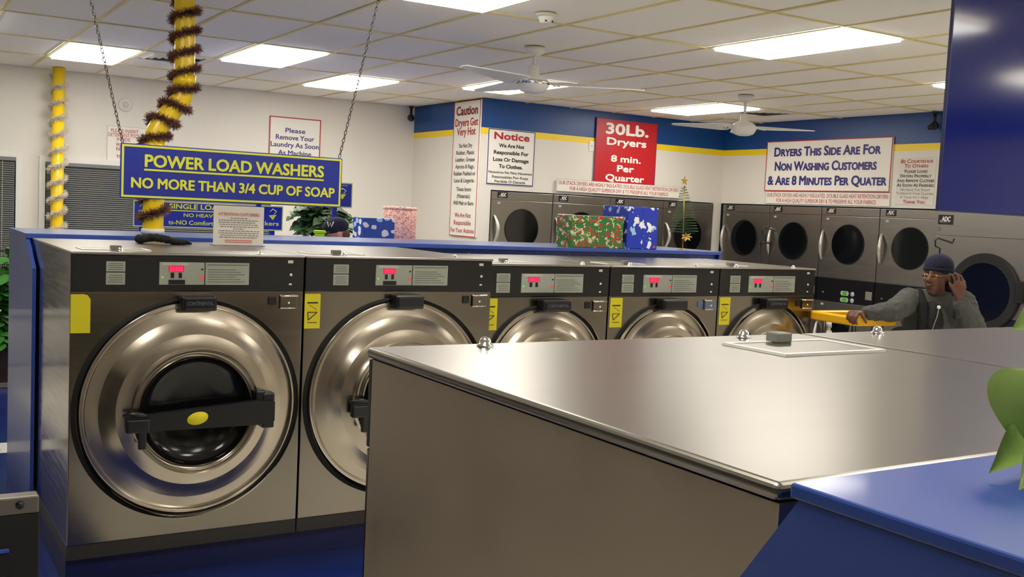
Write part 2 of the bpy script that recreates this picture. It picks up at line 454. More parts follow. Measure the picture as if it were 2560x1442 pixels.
# smoke detector
sd = thing('smoke_detector', 'round white smoke detector on the ceiling above the near fan', 'smoke detector', (3.42, 5.24, 2.926))
obj('base', MB().lathe([(0, 0), (.062, 0), (.064, -.012), (.05, -.02), (0, -.02)], (0, 0, 0), 'z', 32), M_OFFW, sd)
obj('sensor_cap', MB().lathe([(.05, -.018), (.038, -.05), (.02, -.056), (0, -.056)], (0, 0, 0), 'z', 32), M_WHITE, sd)
obj('sensor_slots', MB().box(-.028, -.012, -.036, -.03, -.05, -.042).box(-.006, .006, -.038, -.031, -.05, -.042).box(.013, .028, -.036, -.03, -.05, -.042), M_BLKPL, sd)

# ceiling fans
def fan(x, y, label, angles, zb, L, chrome):
    t = thing('ceiling_fan', label, 'fan', (x, y, 2.926), 0, 'white ceiling fans')
    d = zb - 2.926
    obj('canopy', MB().lathe([(0, 0), (.075, 0), (.068, -.035), (.03, -.062), (0, -.062)], (0, 0, 0), 'z', 28), M_WHITE, t)
    obj('down_rod', MB().tube([(0, 0, -.05), (0, 0, d + .09)], .013, 12), M_WHITE, t)
    obj('motor', MB().lathe([(.014, d + .13), (.038, d + .12), (.042, d + .06), (.10, d + .03), (.118, d), (.115, d - .02), (.09, d - .06), (.05, d - .075), (0, d - .078)], (0, 0, 0), 'z', 36), M_WHITE, t)
    if chrome:
        obj('motor_ring', MB().lathe([(.117, d + .012), (.124, d + .004), (.124, d - .006), (.115, d - .014)], (0, 0, 0), 'z', 36), M_CHROME, t)
    for a in angles:
        R = Matrix.Rotation(math.radians(a), 4, 'Z')
        b = MB().add([R @ Vector(p) for p in ((.13, -.085, d - .02), (.2, -.10, d - .022), (L, -.03, d - .004), (L + .015, .0, d), (L, .03, d + .006), (.2, .075, d + .02), (.13, .065, d + .018),
                                              (.13, -.085, d - .014), (.2, -.10, d - .016), (L, -.03, d + .002), (L + .015, .0, d + .006), (L, .03, d + .012), (.2, .075, d + .026), (.13, .065, d + .024))],
                     [(6, 5, 4, 3, 2, 1, 0), (7, 8, 9, 10, 11, 12, 13)] + [(k, (k + 1) % 7, 7 + (k + 1) % 7, 7 + k) for k in range(7)])
        bo = obj('blade', b, M_WHITE, t)
        obj('blade_bracket', MB().add([R @ Vector(p) for p in ((.09, -.03, d - .008), (.19, -.05, d - .024), (.19, .04, d + .01), (.09, .03, d + .004),
                                                                (.09, -.03, d + .002), (.19, -.05, d - .014), (.19, .04, d + .02), (.09, .03, d + .014))],
                                      [(3, 2, 1, 0), (4, 5, 6, 7), (0, 1, 5, 4), (1, 2, 6, 5), (2, 3, 7, 6), (3, 0, 4, 7)]), M_WHITE, bo)
        s = MB()
        for q in ((.155, -.03), (.155, .02), (.18, 0)):
            c = R @ Vector((q[0], q[1], d - .012 + .2 * q[1])); s.sphere(c, .006, 8, 6)
        obj('screws', s, M_CHAIN, bo)
fan(4.06, 6.35, 'white ceiling fan with a chrome ring, nearest the camera', (203, 338, 90), 2.675, .82, True)
fan(6.96, 7.19, 'white ceiling fan in front of the blue wall band', (146, 330, 55), 2.63, .66, False)

# wall fittings
ws = thing('wall_speaker', 'round white disc fitting high on the back wall', 'speaker', (2.241, YB, 2.60))
obj('disc', MB().lathe([(0, -.02), (.062, -.02), (.07, -.008), (.07, -.001)], (0, 0, .05), 'y', 32), M_WHITE, ws)
obj('grille', MB().lathe([(0, -.024), (.03, -.024), (.03, -.02)], (0, 0, .05), 'y', 24), M_OFFW, ws)
def sec_cam(label, loc, rz):
    t = thing('security_camera', label, 'camera', loc, rz, 'security cameras')
    obj('mount', MB().tube([(0, 0, .1), (0, 0, 0)], .016, 10).tube([(0, 0, .115), (0, 0, .095)], .03, 12), M_BLKPL, t)
    obj('camera_body', MB().sphere((0, 0, -.02), .042).tube([(0, -.01, -.02), (0, -.09, -.045)], .026, 14), M_BLKPL, t)
    obj('lens', MB().tube([(0, -.088, -.0445), (0, -.096, -.047)], .02, 14), M_DGLASS, t)
sec_cam('small dark security camera in the corner beside the blue band', (5.44, 11.15, 2.81), -.4)
sec_cam('small dark security camera next to the tall blue hanging board', (8.97, 6.62, 2.81), -1.4)
ol = thing('wall_outlet', 'small blank white wall plate left of the red dryers sign', 'outlet', (6.99, YD, 2.47))
obj('plate', MB().bbox(-.036, .036, -.008, 0, 0, .115, .002, 1), M_WHITE, ol)
obj('socket_hole', MB().lathe([(0, -.0095), (.006, -.0095), (.006, -.006)], (0, 0, .06), 'y', 12), M_BLKPL, ol)

# ------------------------------------------------------------------ washers
def lathe_ring(r0, r1, y0, y1):
    ym = (y0 + y1) / 2; rm = (r0 + r1) / 2; R = []
    for k in range(9):
        a = PI * k / 8
        R.append((rm + (r1 - r0) / 2 * math.cos(a), y1 - (y1 - y0) * math.sin(a)))
    return R

def washer(label, loc, rotz, w, ztop, depth, zp, R, zc, L, group, sticker=1, blue=False, latch_text=True, side=M_STEELS, lip=.012):
    """front at y=0 facing -y, local z=0 at the plinth top (world loc.z)"""
    t = thing('washing_machine', label, 'washing machine', loc, rotz, group)
    zt = ztop - lip
    cx = w / 2 + .004
    obj('base', MB().box(.002, w - .002, .006, depth, 0, .067), M_KICK, t)
    obj('cabinet', MB().box(.003, w - .003, .012, depth, .067, zt), side, t)
    # front panel with a round opening is covered by the door assembly
    obj('front_panel', MB().bbox(.003, w - .003, 0, .012, .067, zp, .003, 2), M_STEELF, t)
    cp = obj('control_panel', MB().bbox(.003, w - .003, -.004, .012, zp + .002, zt - .001, .003, 2), M_BLACK, t)
    top = obj('top_panel', MB().bbox(0, w, -.012, depth, zt, ztop, lip * .45, 4), M_STEELT, t)
    for fx in (.20, .80): obj('top_bolt', MB().lathe([(.016, 0), (.016, .004), (.011, .006), (.011, .013), (.006, .018), (0, .019)], (w * fx, .035, ztop), 'z', 16), M_CHROME, top)
    # detergent hatch on top
    hx0, hx1, hy0, hy1 = .065, .36, .115, .29
    f = MB(); e = .012
    f.box(hx0, hx1, hy0, hy0 + e, ztop, ztop + .005).box(hx0, hx1, hy1 - e, hy1, ztop, ztop + .005).box(hx0, hx0 + e, hy0 + e, hy1 - e, ztop, ztop + .005).box(hx1 - e, hx1, hy0 + e, hy1 - e, ztop, ztop + .005)
    hatch = obj('soap_hatch', f, M_WHITE, t)
    obj('hatch_lid', MB().box(hx0 + e, hx1 - e, hy0 + e, hy1 - e, ztop, ztop + .003), M_STEELT, hatch)
    obj('hatch_handle', MB().bbox(hx0 + .12, hx0 + .165, hy0 - .006, hy0 + .028, ztop + .003, ztop + .024, .003, 2), mat('grey plastic', (120, 120, 114), .5), hatch)
    # labels and display on the control panel
    yf = -.004
    def plate(name, x0, x1, z0, z1, m, th=.003, parent=cp): return obj(name, MB().bbox(x0, x1, yf - th, yf + .001, z0, z1, .001, 1), m, parent)
    l0, l1 = L['lab']; lz0, lz1 = L['lz']; lm = (lz0 + lz1) / 2 + .004
    p1 = plate('instruction_plate', l0, l1, lm + .002, lz1, M_PLATE); p2 = plate('instruction_plate', l0, l1, lz0, lm - .002, M_PLATE)
    for p, za, zb in ((p1, lm + .002, lz1), (p2, lz0, lm - .002)):
        pm = MB()
        for k in range(4): pm.box(l0 + .008 + .006 * (k % 2), l1 - .01, yf - .0036, yf - .003, za + (zb - za) * (.18 + .19 * k), za + (zb - za) * (.24 + .19 * k))
        obj('print', pm, M_PLATE2, p)
    d0, d1 = L['disp']; i1 = L['info']
    dp = plate('display_plate', d0, d1 - .002, lz0, lz1, M_PLATE); ip = plate('programme_plate', d1 + .002, i1, lz0, lz1, M_PLATE)
    W = d1 - d0; Hh = lz1 - lz0; y2 = yf - .003
    def sub(name, x0, x1, z0, z1, m, parent, th=.0015): return obj(name, MB().box(d0 + W * x0, d0 + W * x1, y2 - th, y2 + .0005, lz0 + Hh * z0, lz0 + Hh * z1), m, parent)
    sub('name_strip', .06, .62, .86, .97, mat('pale strip', (196, 196, 186), .5), dp, .001)
    led = MB()
    for k in range(5):
        led.box(d0 + W * (.225 + .058 * k), d0 + W * (.272 + .058 * k), y2 - .0015, y2 + .0005, lz0 + Hh * .60, lz0 + Hh * .80)
    sub('led_window', .2, .53, .57, .83, mat('led window', (120, 8, 24), .3, emit=(220, 10, 40), estr=.9), dp, .0008)
    obj('led_digits', led, M_RED, dp)
    sub('button', .245, .32, .30, .54, M_BLKPL, dp); sub('button', .42, .49, .30, .54, M_BLKPL, dp)
    if w > .95: sub('card_slot', .2, .56, .02, .22, M_BLKPL, dp)
    sub('indicator', .91, .96, .66, .73, M_BLKPL, dp); sub('start_button', .90, .97, .26, .40, M_REDB, dp)
    sub('indicator', .05, .09, .30, .36, M_GREENL, dp)
    pm = MB()
    for k in range(6): pm.box(d1 + .014, i1 - .02 - .02 * (k % 3), y2 - .0006, y2, lz0 + Hh * (.12 + .11 * k), lz0 + Hh * (.15 + .11 * k))
    pm.box(d1 + .01, i1 - .006, y2 - .0006, y2, lz0 + Hh * .88, lz0 + Hh * .92)
    obj('print', pm, M_PLATE2, ip)
    ix = L['icon']; ic = MB()
    ic.bbox(ix - .013, ix + .013, yf - .002, yf, zt - .026, zt - .012, .001, 1)
    obj('status_label', ic, M_SWHITE, cp)
    obj('coin_light', MB().lathe([(0, yf - .003), (.007, yf - .003), (.007, yf)], (ix + .003, 0, lz0 + Hh * .48), 'y', 12), M_SWHITE, cp)
    obj('coin_light', MB().bbox(ix - .006, ix + .009, yf - .002, yf, lz0 + .0, lz0 + .008, .001, 1), M_SWHITE, cp)
    # yellow sticker
    s0, s1, sz0, sz1 = L['stk']
    if sticker:
        pts = [(s0, sz0), (s1, sz0), (s1, sz1 - .022), (s1 - .012, sz1 - .004), (s1 - .028, sz1), (s0, sz1)] if sticker == 1 else [(s0, sz0), (s1, sz0), (s1, sz1 - .004), (s1 - .004, sz1), (s0, sz1)]
        st = obj('warning_sticker', MB().prism(pts, 1, -.0016, .0), M_YSTK, t)
        if sticker == 2:
            pm = MB(); sw = s1 - s0; sm = (s0 + s1) / 2; sh = sz1 - sz0
            def tri(a, b, c): pm.add([(a[0], -.0022, a[1]), (b[0], -.0022, b[1]), (c[0], -.0022, c[1])], [(0, 1, 2)])
            z1_ = sz0 + sh * .36
            for a, b in (((sm - .3 * sw, z1_ + .018), (sm + .3 * sw, z1_ + .018)), ((sm + .3 * sw, z1_ + .018), (sm - .02, z1_ - .02)), ((sm - .02, z1_ - .02), (sm - .3 * sw, z1_ + .018))):
                pm.tube([(a[0], -.0022, a[1]), (b[0], -.0022, b[1])], .0025, 4)
            pm.tube([(sm - .2 * sw, -.0022, sz0 + sh * .68), (sm + .28 * sw, -.0022, sz0 + sh * .54)], .0012, 4)
            pm.box(sm - .34 * sw, sm + .34 * sw, -.0024, -.0016, sz0 + sh * .72, sz0 + sh * .76)
            pm.box(sm - .3 * sw, sm + .3 * sw, -.0024, -.0016, sz0 + sh * .16, sz0 + sh * .18)
            obj('print', pm, M_TBLK, st)
    # coin box and key plate
    c0, c1, cz0, cz1 = L['coin']
    cb = obj('coin_box', MB().bbox(c0, c1, -.012, .002, cz0, cz1, .003, 2), M_STEELF if not blue else mat('blue grey film', (120, 126, 150), .35, metal=.5), t)
    obj('coin_box_rim', MB().tube([(c0 - .004, -.008, cz1 + .004), (c0 + .006, -.014, cz1), (c1 + .002, -.014, cz1), (c1 + .003, -.008, cz1 + .004)], .0045, 6), M_CHROME, cb); obj('coin_box_edge', MB().tube([(c0, -.012, cz0), (c1, -.012, cz0)], .003, 6), M_CHROME, cb)
    obj('coin_box_lock', MB().lathe([(0, -.015), (.006, -.015), (.006, -.011)], ((c0 + c1) / 2, 0, (cz0 + cz1) / 2 - .004), 'y', 12), M_CHROME, cb)
    kx = c0 - .036
    obj('key_plate', MB().bbox(kx - .02, kx + .02, -.005, .001, cz1 - .042, cz1 - .002, .005, 2), M_BLKPL if not blue else mat('blue label', (96, 116, 160), .5), t)
    # door
    k = R / .495; c = (cx, 0, zc)
    door = obj('door', MB().lathe([(.485 * k, -.012), (.44 * k, -.017), (.412 * k, -.024)], c, 'y', 96, True).lathe([(.412 * k, -.024), (.392 * k, -.031), (.37 * k, -.041), (.345 * k, -.056)], c, 'y', 96, True).lathe([(.345 * k, -.056), (.315 * k, -.063), (.285 * k, -.066)], c, 'y', 96, True).lathe([(.285 * k, -.066), (.262 * k, -.08), (.262 * k, -.05), (.245 * k, -.045)], c, 'y', 96, True, True), M_SPUN, t)
    obj('door_rim', MB().lathe(lathe_ring(.470 * k, .502 * k, 0, -.034), c, 'y', 96), M_CHROME, door)
    obj('door_shade_ring', MB().lathe([(.512 * k, -.0005), (.508 * k, -.006), (.49 * k, -.008)], (c[0] - .010, 0, c[2] - .004), 'y', 96), M_BLKMT, door)  # black ring shifted left, stands for the shade beside the door rim
    obj('inner_ring', MB().lathe(lathe_ring(.246 * k, .284 * k, -.066, -.108), c, 'y', 80), M_CHROME, door)
    obj('door_glass', MB().lathe([(.25 * k, -.09), (.238 * k, -.07), (.20 * k, -.052), (.12 * k, -.04), (.0005, -.036)], c, 'y', 64), M_GLASS, door)
    zb = zc - .025 * k
    bar = MB(); y0, y1 = -.135, -.10
    bar.prism([(cx - .31 * k, zb - .045 * k), (cx + .26 * k, zb - .05 * k), (cx + .35 * k, zb - .035 * k), (cx + .35 * k, zb + .055 * k), (cx + .26 * k, zb + .065 * k), (cx - .06 * k, zb + .04 * k), (cx - .31 * k, zb + .022 * k)], 1, y0, y1)
    hb = obj('handle_bar', bar, M_BLKPL, door)
    obj('hinge_bracket', MB().bbox(cx + .295 * k, cx + .352 * k, -.125, -.055, zb - .07 * k, zb + .095 * k, .006, 2).bbox(cx + .262 * k, cx + .31 * k, -.12, -.07, zb + .05 * k, zb + .11 * k, .01, 2), M_BLKPL, door)
    obj('handle_grip', MB().tube([(cx - .33 * k, -.13, zb + .03 * k), (cx - .27 * k, -.145, zb + .035 * k), (cx - .225 * k, -.14, zb + .025 * k)], [.008, .012, .009], 10).bbox(cx - .315 * k, cx - .215 * k, -.142, -.10, zb - .05 * k, zb + .012 * k, .008, 2), M_BLKPL, hb)
    obj('handle_lever', MB().bbox(cx - .262 * k, cx - .228 * k, -.14, -.115, zb - .125 * k, zb - .03 * k, .006, 2), M_BLKPL, hb)
    em = MB().lathe([(0, 0), (.046, 0), (.047, .003)], (0, 0, 0), 'y', 32)
    em.v = [(p[0] * k + cx - .008, y0 - .004 + p[1], p[2] * .62 * k + p[0] * .12 + zb + .0) for p in em.v]
    obj('emblem', em, M_YSTK, hb)
    # latch housing over the rim
    a0, a1, az0, az1 = L['latch']
    lb = obj('latch_housing', MB().bbox(a0, a1, -.075, .0, az0, az1, .01, 3), M_BLKPL, t)
    obj('latch_housing_frame', MB().bbox(a0 + .012, a1 - .006, -.082, -.07, az0 + .008, az1 - .01, .005, 2), mat('black gloss', (30, 30, 36), .25), lb)
    if latch_text: text(lb, 'CONTINENTAL', (a0 + a1) / 2 + .002, (az0 + az1) / 2 - .006, .016, (a1 - a0) * .74, mat('dim grey ink', (92, 92, 104), .5), y=-.0826, bold=.02)
    return t

LB = dict(lab=(.144, .224), lz=(1.348 - .133, 1.450 - .133), disp=(.369, .571), info=.776, icon=.976, stk=(.004, .084, 1.137 - .133, 1.306 - .133),
          coin=(.928, 1.012, 1.238 - .133, 1.296 - .133), latch=(.452, .612, 1.234 - .133, 1.303 - .133))
LS = dict(lab=(.090, .178), lz=(1.298 - .133, 1.405 - .133), disp=(.252, .476), info=.676, icon=.80, stk=(.016, .106, 1.090 - .133, 1.266 - .133),
          coin=(.756, .85, 1.190 - .133, 1.246 - .133), latch=(.362, .555, 1.194 - .133, 1.262 - .133))
GB = 'large front load washers facing the aisle'; GS = 'smaller front load washers at the end of the row'
washer('large steel washer at the left end of the row with a blank yellow sticker', (.731, 4.74, .133), 0, 1.047, 1.357, 1.21, 1.184, .492, .785 - .133, LB, GB, 1)
washer('second large steel washer, its door cut off by the steel top in front', (1.781, 4.74, .133), 0, 1.047, 1.357, 1.21, 1.184, .492, .785 - .133, LB, GB, 2, latch_text=False)
LBL = ('smaller steel washer right next to the two large ones', 'middle one of the three smaller steel washers, with a bluish coin box',
       'smaller steel washer at the right end of the row by the yellow cart rim')
for n in range(3):
    washer(LBL[n], (2.841 + .8705 * n, 4.867, .133), 0, .868, 1.325, 1.08, 1.141, .408, .812 - .133, LS, GS, 2, blue=(n == 1), latch_text=(n != 1))
# plinth under the row
pl = thing('washer_plinth', 'dark blue plinth under the facing row of washers', 'plinth', (.74, 4.80, 0))
obj('plinth_body', MB().box(0, 2.09, 0, 1.12, 0, .133).box(2.09, 4.72, .12, 1.12, 0, .133), mat('dark blue paint', (26, 34, 84), .4), pl)

# row of washers in the foreground, facing away from the camera
LF = dict(LB); GF = 'washers in the foreground seen from behind'
kf = 1.105 / 1.047
washer('near steel machine in the foreground with white framed soap hatch on top', (1.862, 1.69, .133), PI, 1.103, 1.362, .985, 1.18, .492, .655, LF, GF, 1, side=M_STEELG, lip=.02)
washer('second foreground machine, mostly beyond the seam at the right', (2.969, 1.69, .133), PI, 1.103, 1.362, .985, 1.18, .492, .655, LF, GF, 2, side=M_STEELG, lip=.02)
pl2 = thing('washer_plinth', 'dark blue plinth under the foreground washers', 'plinth', (.77, .72, 0))
obj('plinth_body', MB().box(0, 2.19, 0, .93, 0, .133), MATS['dark blue paint'], pl2)

# blue bulkheads behind the washers
def bulkhead(label, x0, x1, y0, y1, zt, loc_front, th, flare):
    """y0 = edge towards the washers, y1 = far edge"""
    sg = 1 if y1 > y0 else -1
    t = thing('bulkhead', label, 'bulkhead', ((x0 + x1) / 2, (y0 + y1) / 2, 0))
    ox, oy = (x0 + x1) / 2, (y0 + y1) / 2
    ya, yb = sorted((y0 - oy, y1 - oy))
    obj('counter_top', MB().bbox(x0 - ox, x1 - ox, ya, yb, zt - th, zt, .003, 2), M_BULK, t)
    fy0, fy1 = sorted((y0 + sg * .04 - oy, y0 + sg * .055 - oy))
    fa = obj('front_panel', MB().box(x0 + .03 - ox, x1 - .02 - ox, fy0, fy1, 0, zt - th), M_BULK, t)
    by0, by1 = sorted((y1 - sg * .03 - oy, y1 - sg * .015 - oy))
    obj('rear_panel', MB().box(x0 + .03 - ox, x1 - .02 - ox, by0, by1, 0, zt - th), M_BULK, t)
    prof = [(y1 - sg * .01 - oy, 0), (y1 - sg * .01 - oy, zt - th), (y0 + sg * .01 - oy, zt - th), (y0 - sg * flare - oy, zt - th - .14), (y0 - sg * flare - oy, 0)]
    obj('end_panel', MB().prism(prof, 0, x0 + .002 - ox, x0 + .02 - ox), M_BULK, t)
    prof2 = [(y1 - sg * .01 - oy, 0), (y1 - sg * .01 - oy, zt - th), (y0 + sg * .01 - oy, zt - th), (y0 + sg * .01 - oy, 0)]
    obj('end_panel', MB().prism(prof2, 0, x1 - .02 - ox, x1 - .002 - ox), M_BULK, t)
    return t, ox, oy, fa
bh, ox, oy, fa = bulkhead('long blue bulkhead counter behind the facing washers, gifts and tree standing on it', .705, 5.66, 6.0, 6.78, 1.512, 0, .028, .26)
bo = MB()
for k in range(12):
    bo.lathe([(.007, -.003), (.005, -.008), (0, -.009)], (.95 + .41 * k - ox, 6.04 - oy, 1.455), 'y', 10)
obj('bolts', bo, M_CHROME, fa)
bulkhead('blue bulkhead counter in the near right corner with a trailing plant', .725, 3.0, .66, -.5, 1.512, 0, .015, .09)

# ------------------------------------------------------------------ stack dryers
def dryer(label, loc, rotz, w, group, lower=True, stickers=0):
    t = thing('stack_dryer', label, 'dryer', loc, rotz, group)
    H = 1.955; D = .85
    obj('cabinet', MB().box(.002, w - .002, .014, D, 0, H), M_DRYER, t)
    hd = obj('header_panel', MB().bbox(.003, w - .003, -.002, .014, 1.868, H, .003, 2), M_DRYER, t)
    lg = obj('logo_plate', MB().bbox(.072, .202, -.006, -.001, 1.885, 1.95, .002, 1), M_BLKPL, hd)
    logo(lg, .137, 1.905, .034, .072)
    cxx, zz, r = w / 2 + .0, 1.56, .212
    def unit(zz, z0, z1):
        fp = obj('door_panel', MB().bbox(.003, w - .003, .0, .014, z0, z1, .003, 2), M_DRYER, t)
        g = obj('door_glass', MB().lathe([(0, -.008), (r - .001, -.008), (r, .001)], (cxx, 0, zz), 'y', 56, True, True), M_DGLASS, fp)
        obj('door_gasket', MB().lathe([(r, -.009), (r + .005, -.009), (r + .006, .001)], (cxx, 0, zz), 'y', 56, True, True), M_BLKMT, fp)
        hp = [(.045, .002, zz - .175)] + [(.045 + .022 * math.sin(PI * k / 10), -.012 - .048 * math.sin(PI * k / 10), zz - .17 + .30 * k / 10) for k in range(11)] + [(.045, .002, zz + .135)]
        obj('handle', MB().tube(hp, [.010] + [.012 + .008 * math.sin(PI * k / 10) for k in range(11)] + [.010], 10), M_CHROME if 0 else mat('satin aluminium', (206, 203, 196), .35, metal=.6), fp)
        obj('hinge_mark', MB().bbox(.075, .115, -.003, 0, z1 - .045, z1 - .022, .002, 1), M_PLATE, fp)
    unit(1.56, 1.185, 1.864)
    bp = obj('control_band', MB().bbox(.003, w - .003, -.004, .014, .925, 1.181, .003, 2), mat('black band enamel', (7, 7, 11), .4, spec=.3), t)
    obj('coin_slot_plate', MB().bbox(w * .86, w * .86 + .085, -.007, -.003, .985, 1.075, .002, 1), mat('grey slot plate', (150, 146, 140), .4, metal=.5), bp)
    if stickers:
        for z in (.96, 1.03):
            def oval(r_, dx=0): return [(.40 + dx + (.03 if math.cos(2 * PI * k / 24) > 0 else -.03) + r_ * math.cos(2 * PI * k / 24), z + r_ * math.sin(2 * PI * k / 24)) for k in range(24)]
            so = obj('price_sticker', MB().prism(oval(.026), 1, -.006, -.003), M_PLATE, bp)
            obj('sticker_centre', MB().prism([(.372, z - .021), (.428, z - .021), (.428, z + .021), (.372, z + .021)], 1, -.007, -.005), M_GREEN, so)
            obj('coin_token', MB().lathe([(0, -.007), (.024, -.007), (.026, -.003)], (.505, 0, z), 'y', 20), mat('pale lilac', (176, 176, 206), .4), bp)
    obj('screw', MB().lathe([(0, -.008), (.008, -.007), (.008, -.003)], (.10, 0, 1.02), 'y', 10), M_PLATE, bp)
    unit(.545, .12, .92)
    obj('kick_plate', MB().box(.003, w - .003, .01, .03, 0, .115), M_KICK, t)
    return t
def logo(parent, cx, z, cap, width):
    """the letters on the black plate with a small swoosh at their left foot"""
    text(parent, 'ADC', cx + .006, z, cap, width, M_LWHITE, y=-.0068, bold=.03, shear=.12)
    obj('swoosh', MB().tube([(cx - width * .62, -.0066, z + cap * .25), (cx - width * .6, -.0066, z - .006), (cx - width * .35, -.0066, z - .009), (cx + width * .5, -.0066, z - .006)], [.0022, .003, .0015, .0008], 5), M_LWHITE, parent)
FARL = ('steel stack dryer nearest the caution sign, at the left end of the far wall', 'second steel stack dryer on the far wall, behind the green gift',
        'third steel stack dryer on the far wall, behind the tall blue gift', 'fourth steel stack dryer on the far wall, behind the small wire tree')
for n in range(4):
    dryer(FARL[n], (5.692 + .8 * n, 9.625, 0), 0, .798, 'stack dryers on the far wall')
RL = ('steel stack dryer in the corner on the right wall, behind a cart rack', 'second steel stack dryer from the corner on the right wall',
      'third stack dryer from the corner on the right wall, green stickers below its door', 'fourth stack dryer from the corner on the right wall, next to the large dryer')
for n in range(4):
    dryer(RL[n], (9.012, 9.584 - .787 * n, 0), -PI / 2, .785, 'stack dryers on the right wall', stickers=(n == 2))
# big dryer
t = thing('large_dryer', 'large steel dryer with a wide black door ring behind the person', 'dryer', (8.85, 6.425, 0), -PI / 2)
obj('cabinet', MB().box(0, 1.12, .014, .95, 0, 1.955), M_DRYER, t)
hd = obj('header_panel', MB().bbox(.002, 1.118, -.002, .014, 1.715, 1.955, .003, 2), M_DRYER, t)
lg = obj('logo_plate', MB().bbox(.02, .187, -.006, -.001, 1.818, 1.912, .002, 1), M_BLKPL, hd)
logo(lg, .105, 1.85, .044, .095)
obj('badge', MB().bbox(.02, .06, -.004, 0, 1.755, 1.79, .002, 1), M_PLATE2, hd)
obj('screw', MB().lathe([(0, -.006), (.008, -.005), (.008, 0)], (.92, 0, 1.80), 'y', 10), M_BLKPL, hd)
fp = obj('door_panel', MB().bbox(.002, 1.118, 0, .014, .98, 1.711, .003, 2), M_DRYER, t)
cc = (.565, 0, 1.20)
obj('door_ring', MB().lathe([(.272, -.012), (.278, -.032), (.355, -.032), (.366, -.02), (.367, .002)], cc, 'y', 72, True, True), M_BLKMT, fp)
obj('door_glass', MB().lathe([(0, -.012), (.2, -.016), (.275, -.02)], cc, 'y', 64), M_DGLASS, fp)
obj('lower_panel', MB().bbox(.002, 1.118, -.004, .014, .10, .976, .003, 2), M_NAVYP, t)
obj('door_handle', MB().bbox(.90, .98, -.06, -.01, 1.14, 1.34, .012, 2), M_BLKPL, fp)
obj('kick_plate', MB().box(.002, 1.118, .01, .03, 0, .098), M_KICK, t)

# ------------------------------------------------------------------ tall blue panel hanging from the ceiling
t = thing('hanging_divider', 'tall glossy blue board hanging from the ceiling at upper right', 'divider', (4.45, 2.8, 1.842))
obj('board', MB().bbox(-.583, .75, 0, .014, 0, 1.082, .003, 2), mat('glossy deep blue', (16, 28, 104), .12, spec=.3, coat=.05), t)
obj('shaded_edge', MB().box(-.586, -.583, -.001, .015, 0, 1.082), MATS['dark blue paint'], t)  # darker strip, paints the shade on the board's left edge
obj('bottom_trim', MB().box(-.586, .75, -.001, .015, -.006, 0.0), MATS['dark blue paint'], t)

# ------------------------------------------------------------------ signs
def board(name, label, loc, rotz, w, h, m, th=.012, border=None, bw=.008, inset=0.0, group=None):
    """sign with its back at y=0; local x 0..w, z 0..h, face at y=-th"""
    t = thing(name, label, 'sign', loc, rotz, group)
    bd = obj('board', MB().bbox(0, w, -th, 0, 0, h, .002, 1), m, t)
    if border is not None:
        i = inset; f = MB(); y0, y1 = -th - .0012, -th + .001
        f.box(i, w - i, y0, y1, i, i + bw).box(i, w - i, y0, y1, h - i - bw, h - i).box(i, i + bw, y0, y1, i + bw, h - i - bw).box(w - i - bw, w - i, y0, y1, i + bw, h - i - bw)
        obj('border', f, border, t)
    return t
def lines(t, w, th, rows, cx=None):
    for r in rows:
        body, base, cap, width, m = r[:5]; kw = r[5] if len(r) > 5 else {}
        c = kw.pop('cx', cx if cx is not None else w / 2)
        text(t, body, c, base, cap, width, m, y=-th - .0012, **kw)

# hanging power load sign
sg = board('hanging_sign', 'blue sign with yellow words POWER LOAD WASHERS hanging on two chains', (1.015, 5.2, 1.725), 0, 1.122, .26, M_SBLUE, .016, M_SYEL, .010, .005)
lines(sg, 1.122, .016, [('POWER LOAD WASHERS', .155, .056, .905, M_SYEL, dict(bold=.032, cx=.565)), ('NO MORE THAN 3/4 CUP OF SOAP', .052, .047, 1.03, M_SYEL, dict(bold=.032, cx=.566))])
obj('underline', MB().box(.108, 1.02, -.0175, -.015, .135, .144), M_SYEL, sg)
def chain(parent, p0, p1):
    p0, p1 = Vector(p0), Vector(p1); d = p1 - p0; n = int(d.length / .021); u = d.normalized()
    a = u.orthogonal().normalized(); b = u.cross(a); m = MB()
    for k in range(n):
        c = p0 + d * ((k + .5) / n); s = a if k % 2 else b
        ring = [c + u * (.0135 * math.cos(th)) + s * (.0065 * math.sin(th)) for th in [2 * PI * q / 8 for q in range(8)]]
        m.tube(ring, .0022, 4, closed=True)
    return obj('chain', m, M_CHAIN, parent)
chain(sg, (.012, .006, .262), (-.211, .006, 1.203)); chain(sg, (1.112, .006, .262), (1.325, .006, 1.203))
# acrylic stand with notice on the washer
an = thing('notice_stand', 'white notice paper in a clear stand on the first washer, under the hanging sign', 'sign', (1.705, 5.56, 1.4905))
ps = obj('paper', MB().bbox(-.138, .138, -.003, .0, .004, .215, .001, 1), M_PAPER, an)
obj('stand_foot', MB().box(-.138, .138, -.04, .06, 0, .003), M_ACRYL, an)
text(an, 'ATTENTION CUSTOMERS', 0, .163, .016, .225, mat('faded red ink', (206, 112, 100), .6), y=-.0036, bold=.01, sc=False)
pm = MB()
for k, (a, b) in enumerate(((-.045, .045), (-.11, .105), (-.11, .09), (-.105, .105), (-.1, .11), (-.03, .03), (-.11, .115), (-.11, .11), (-.1, .11), (-.105, .1))):
    x = a; z = .150 - .0115 * k
    while x < b:
        ww = random.uniform(.008, .022); pm.box(x, min(b, x + ww), -.0036, -.003, z - .003, z + .002); x += ww + .004
obj('small_print', pm, M_TGREY, an)
pm = MB()
for z in (.031, .021): pm.box(-.075, .075, -.0036, -.003, z - .003, z + .002)
obj('small_print', pm, MATS['faded red ink'], an)

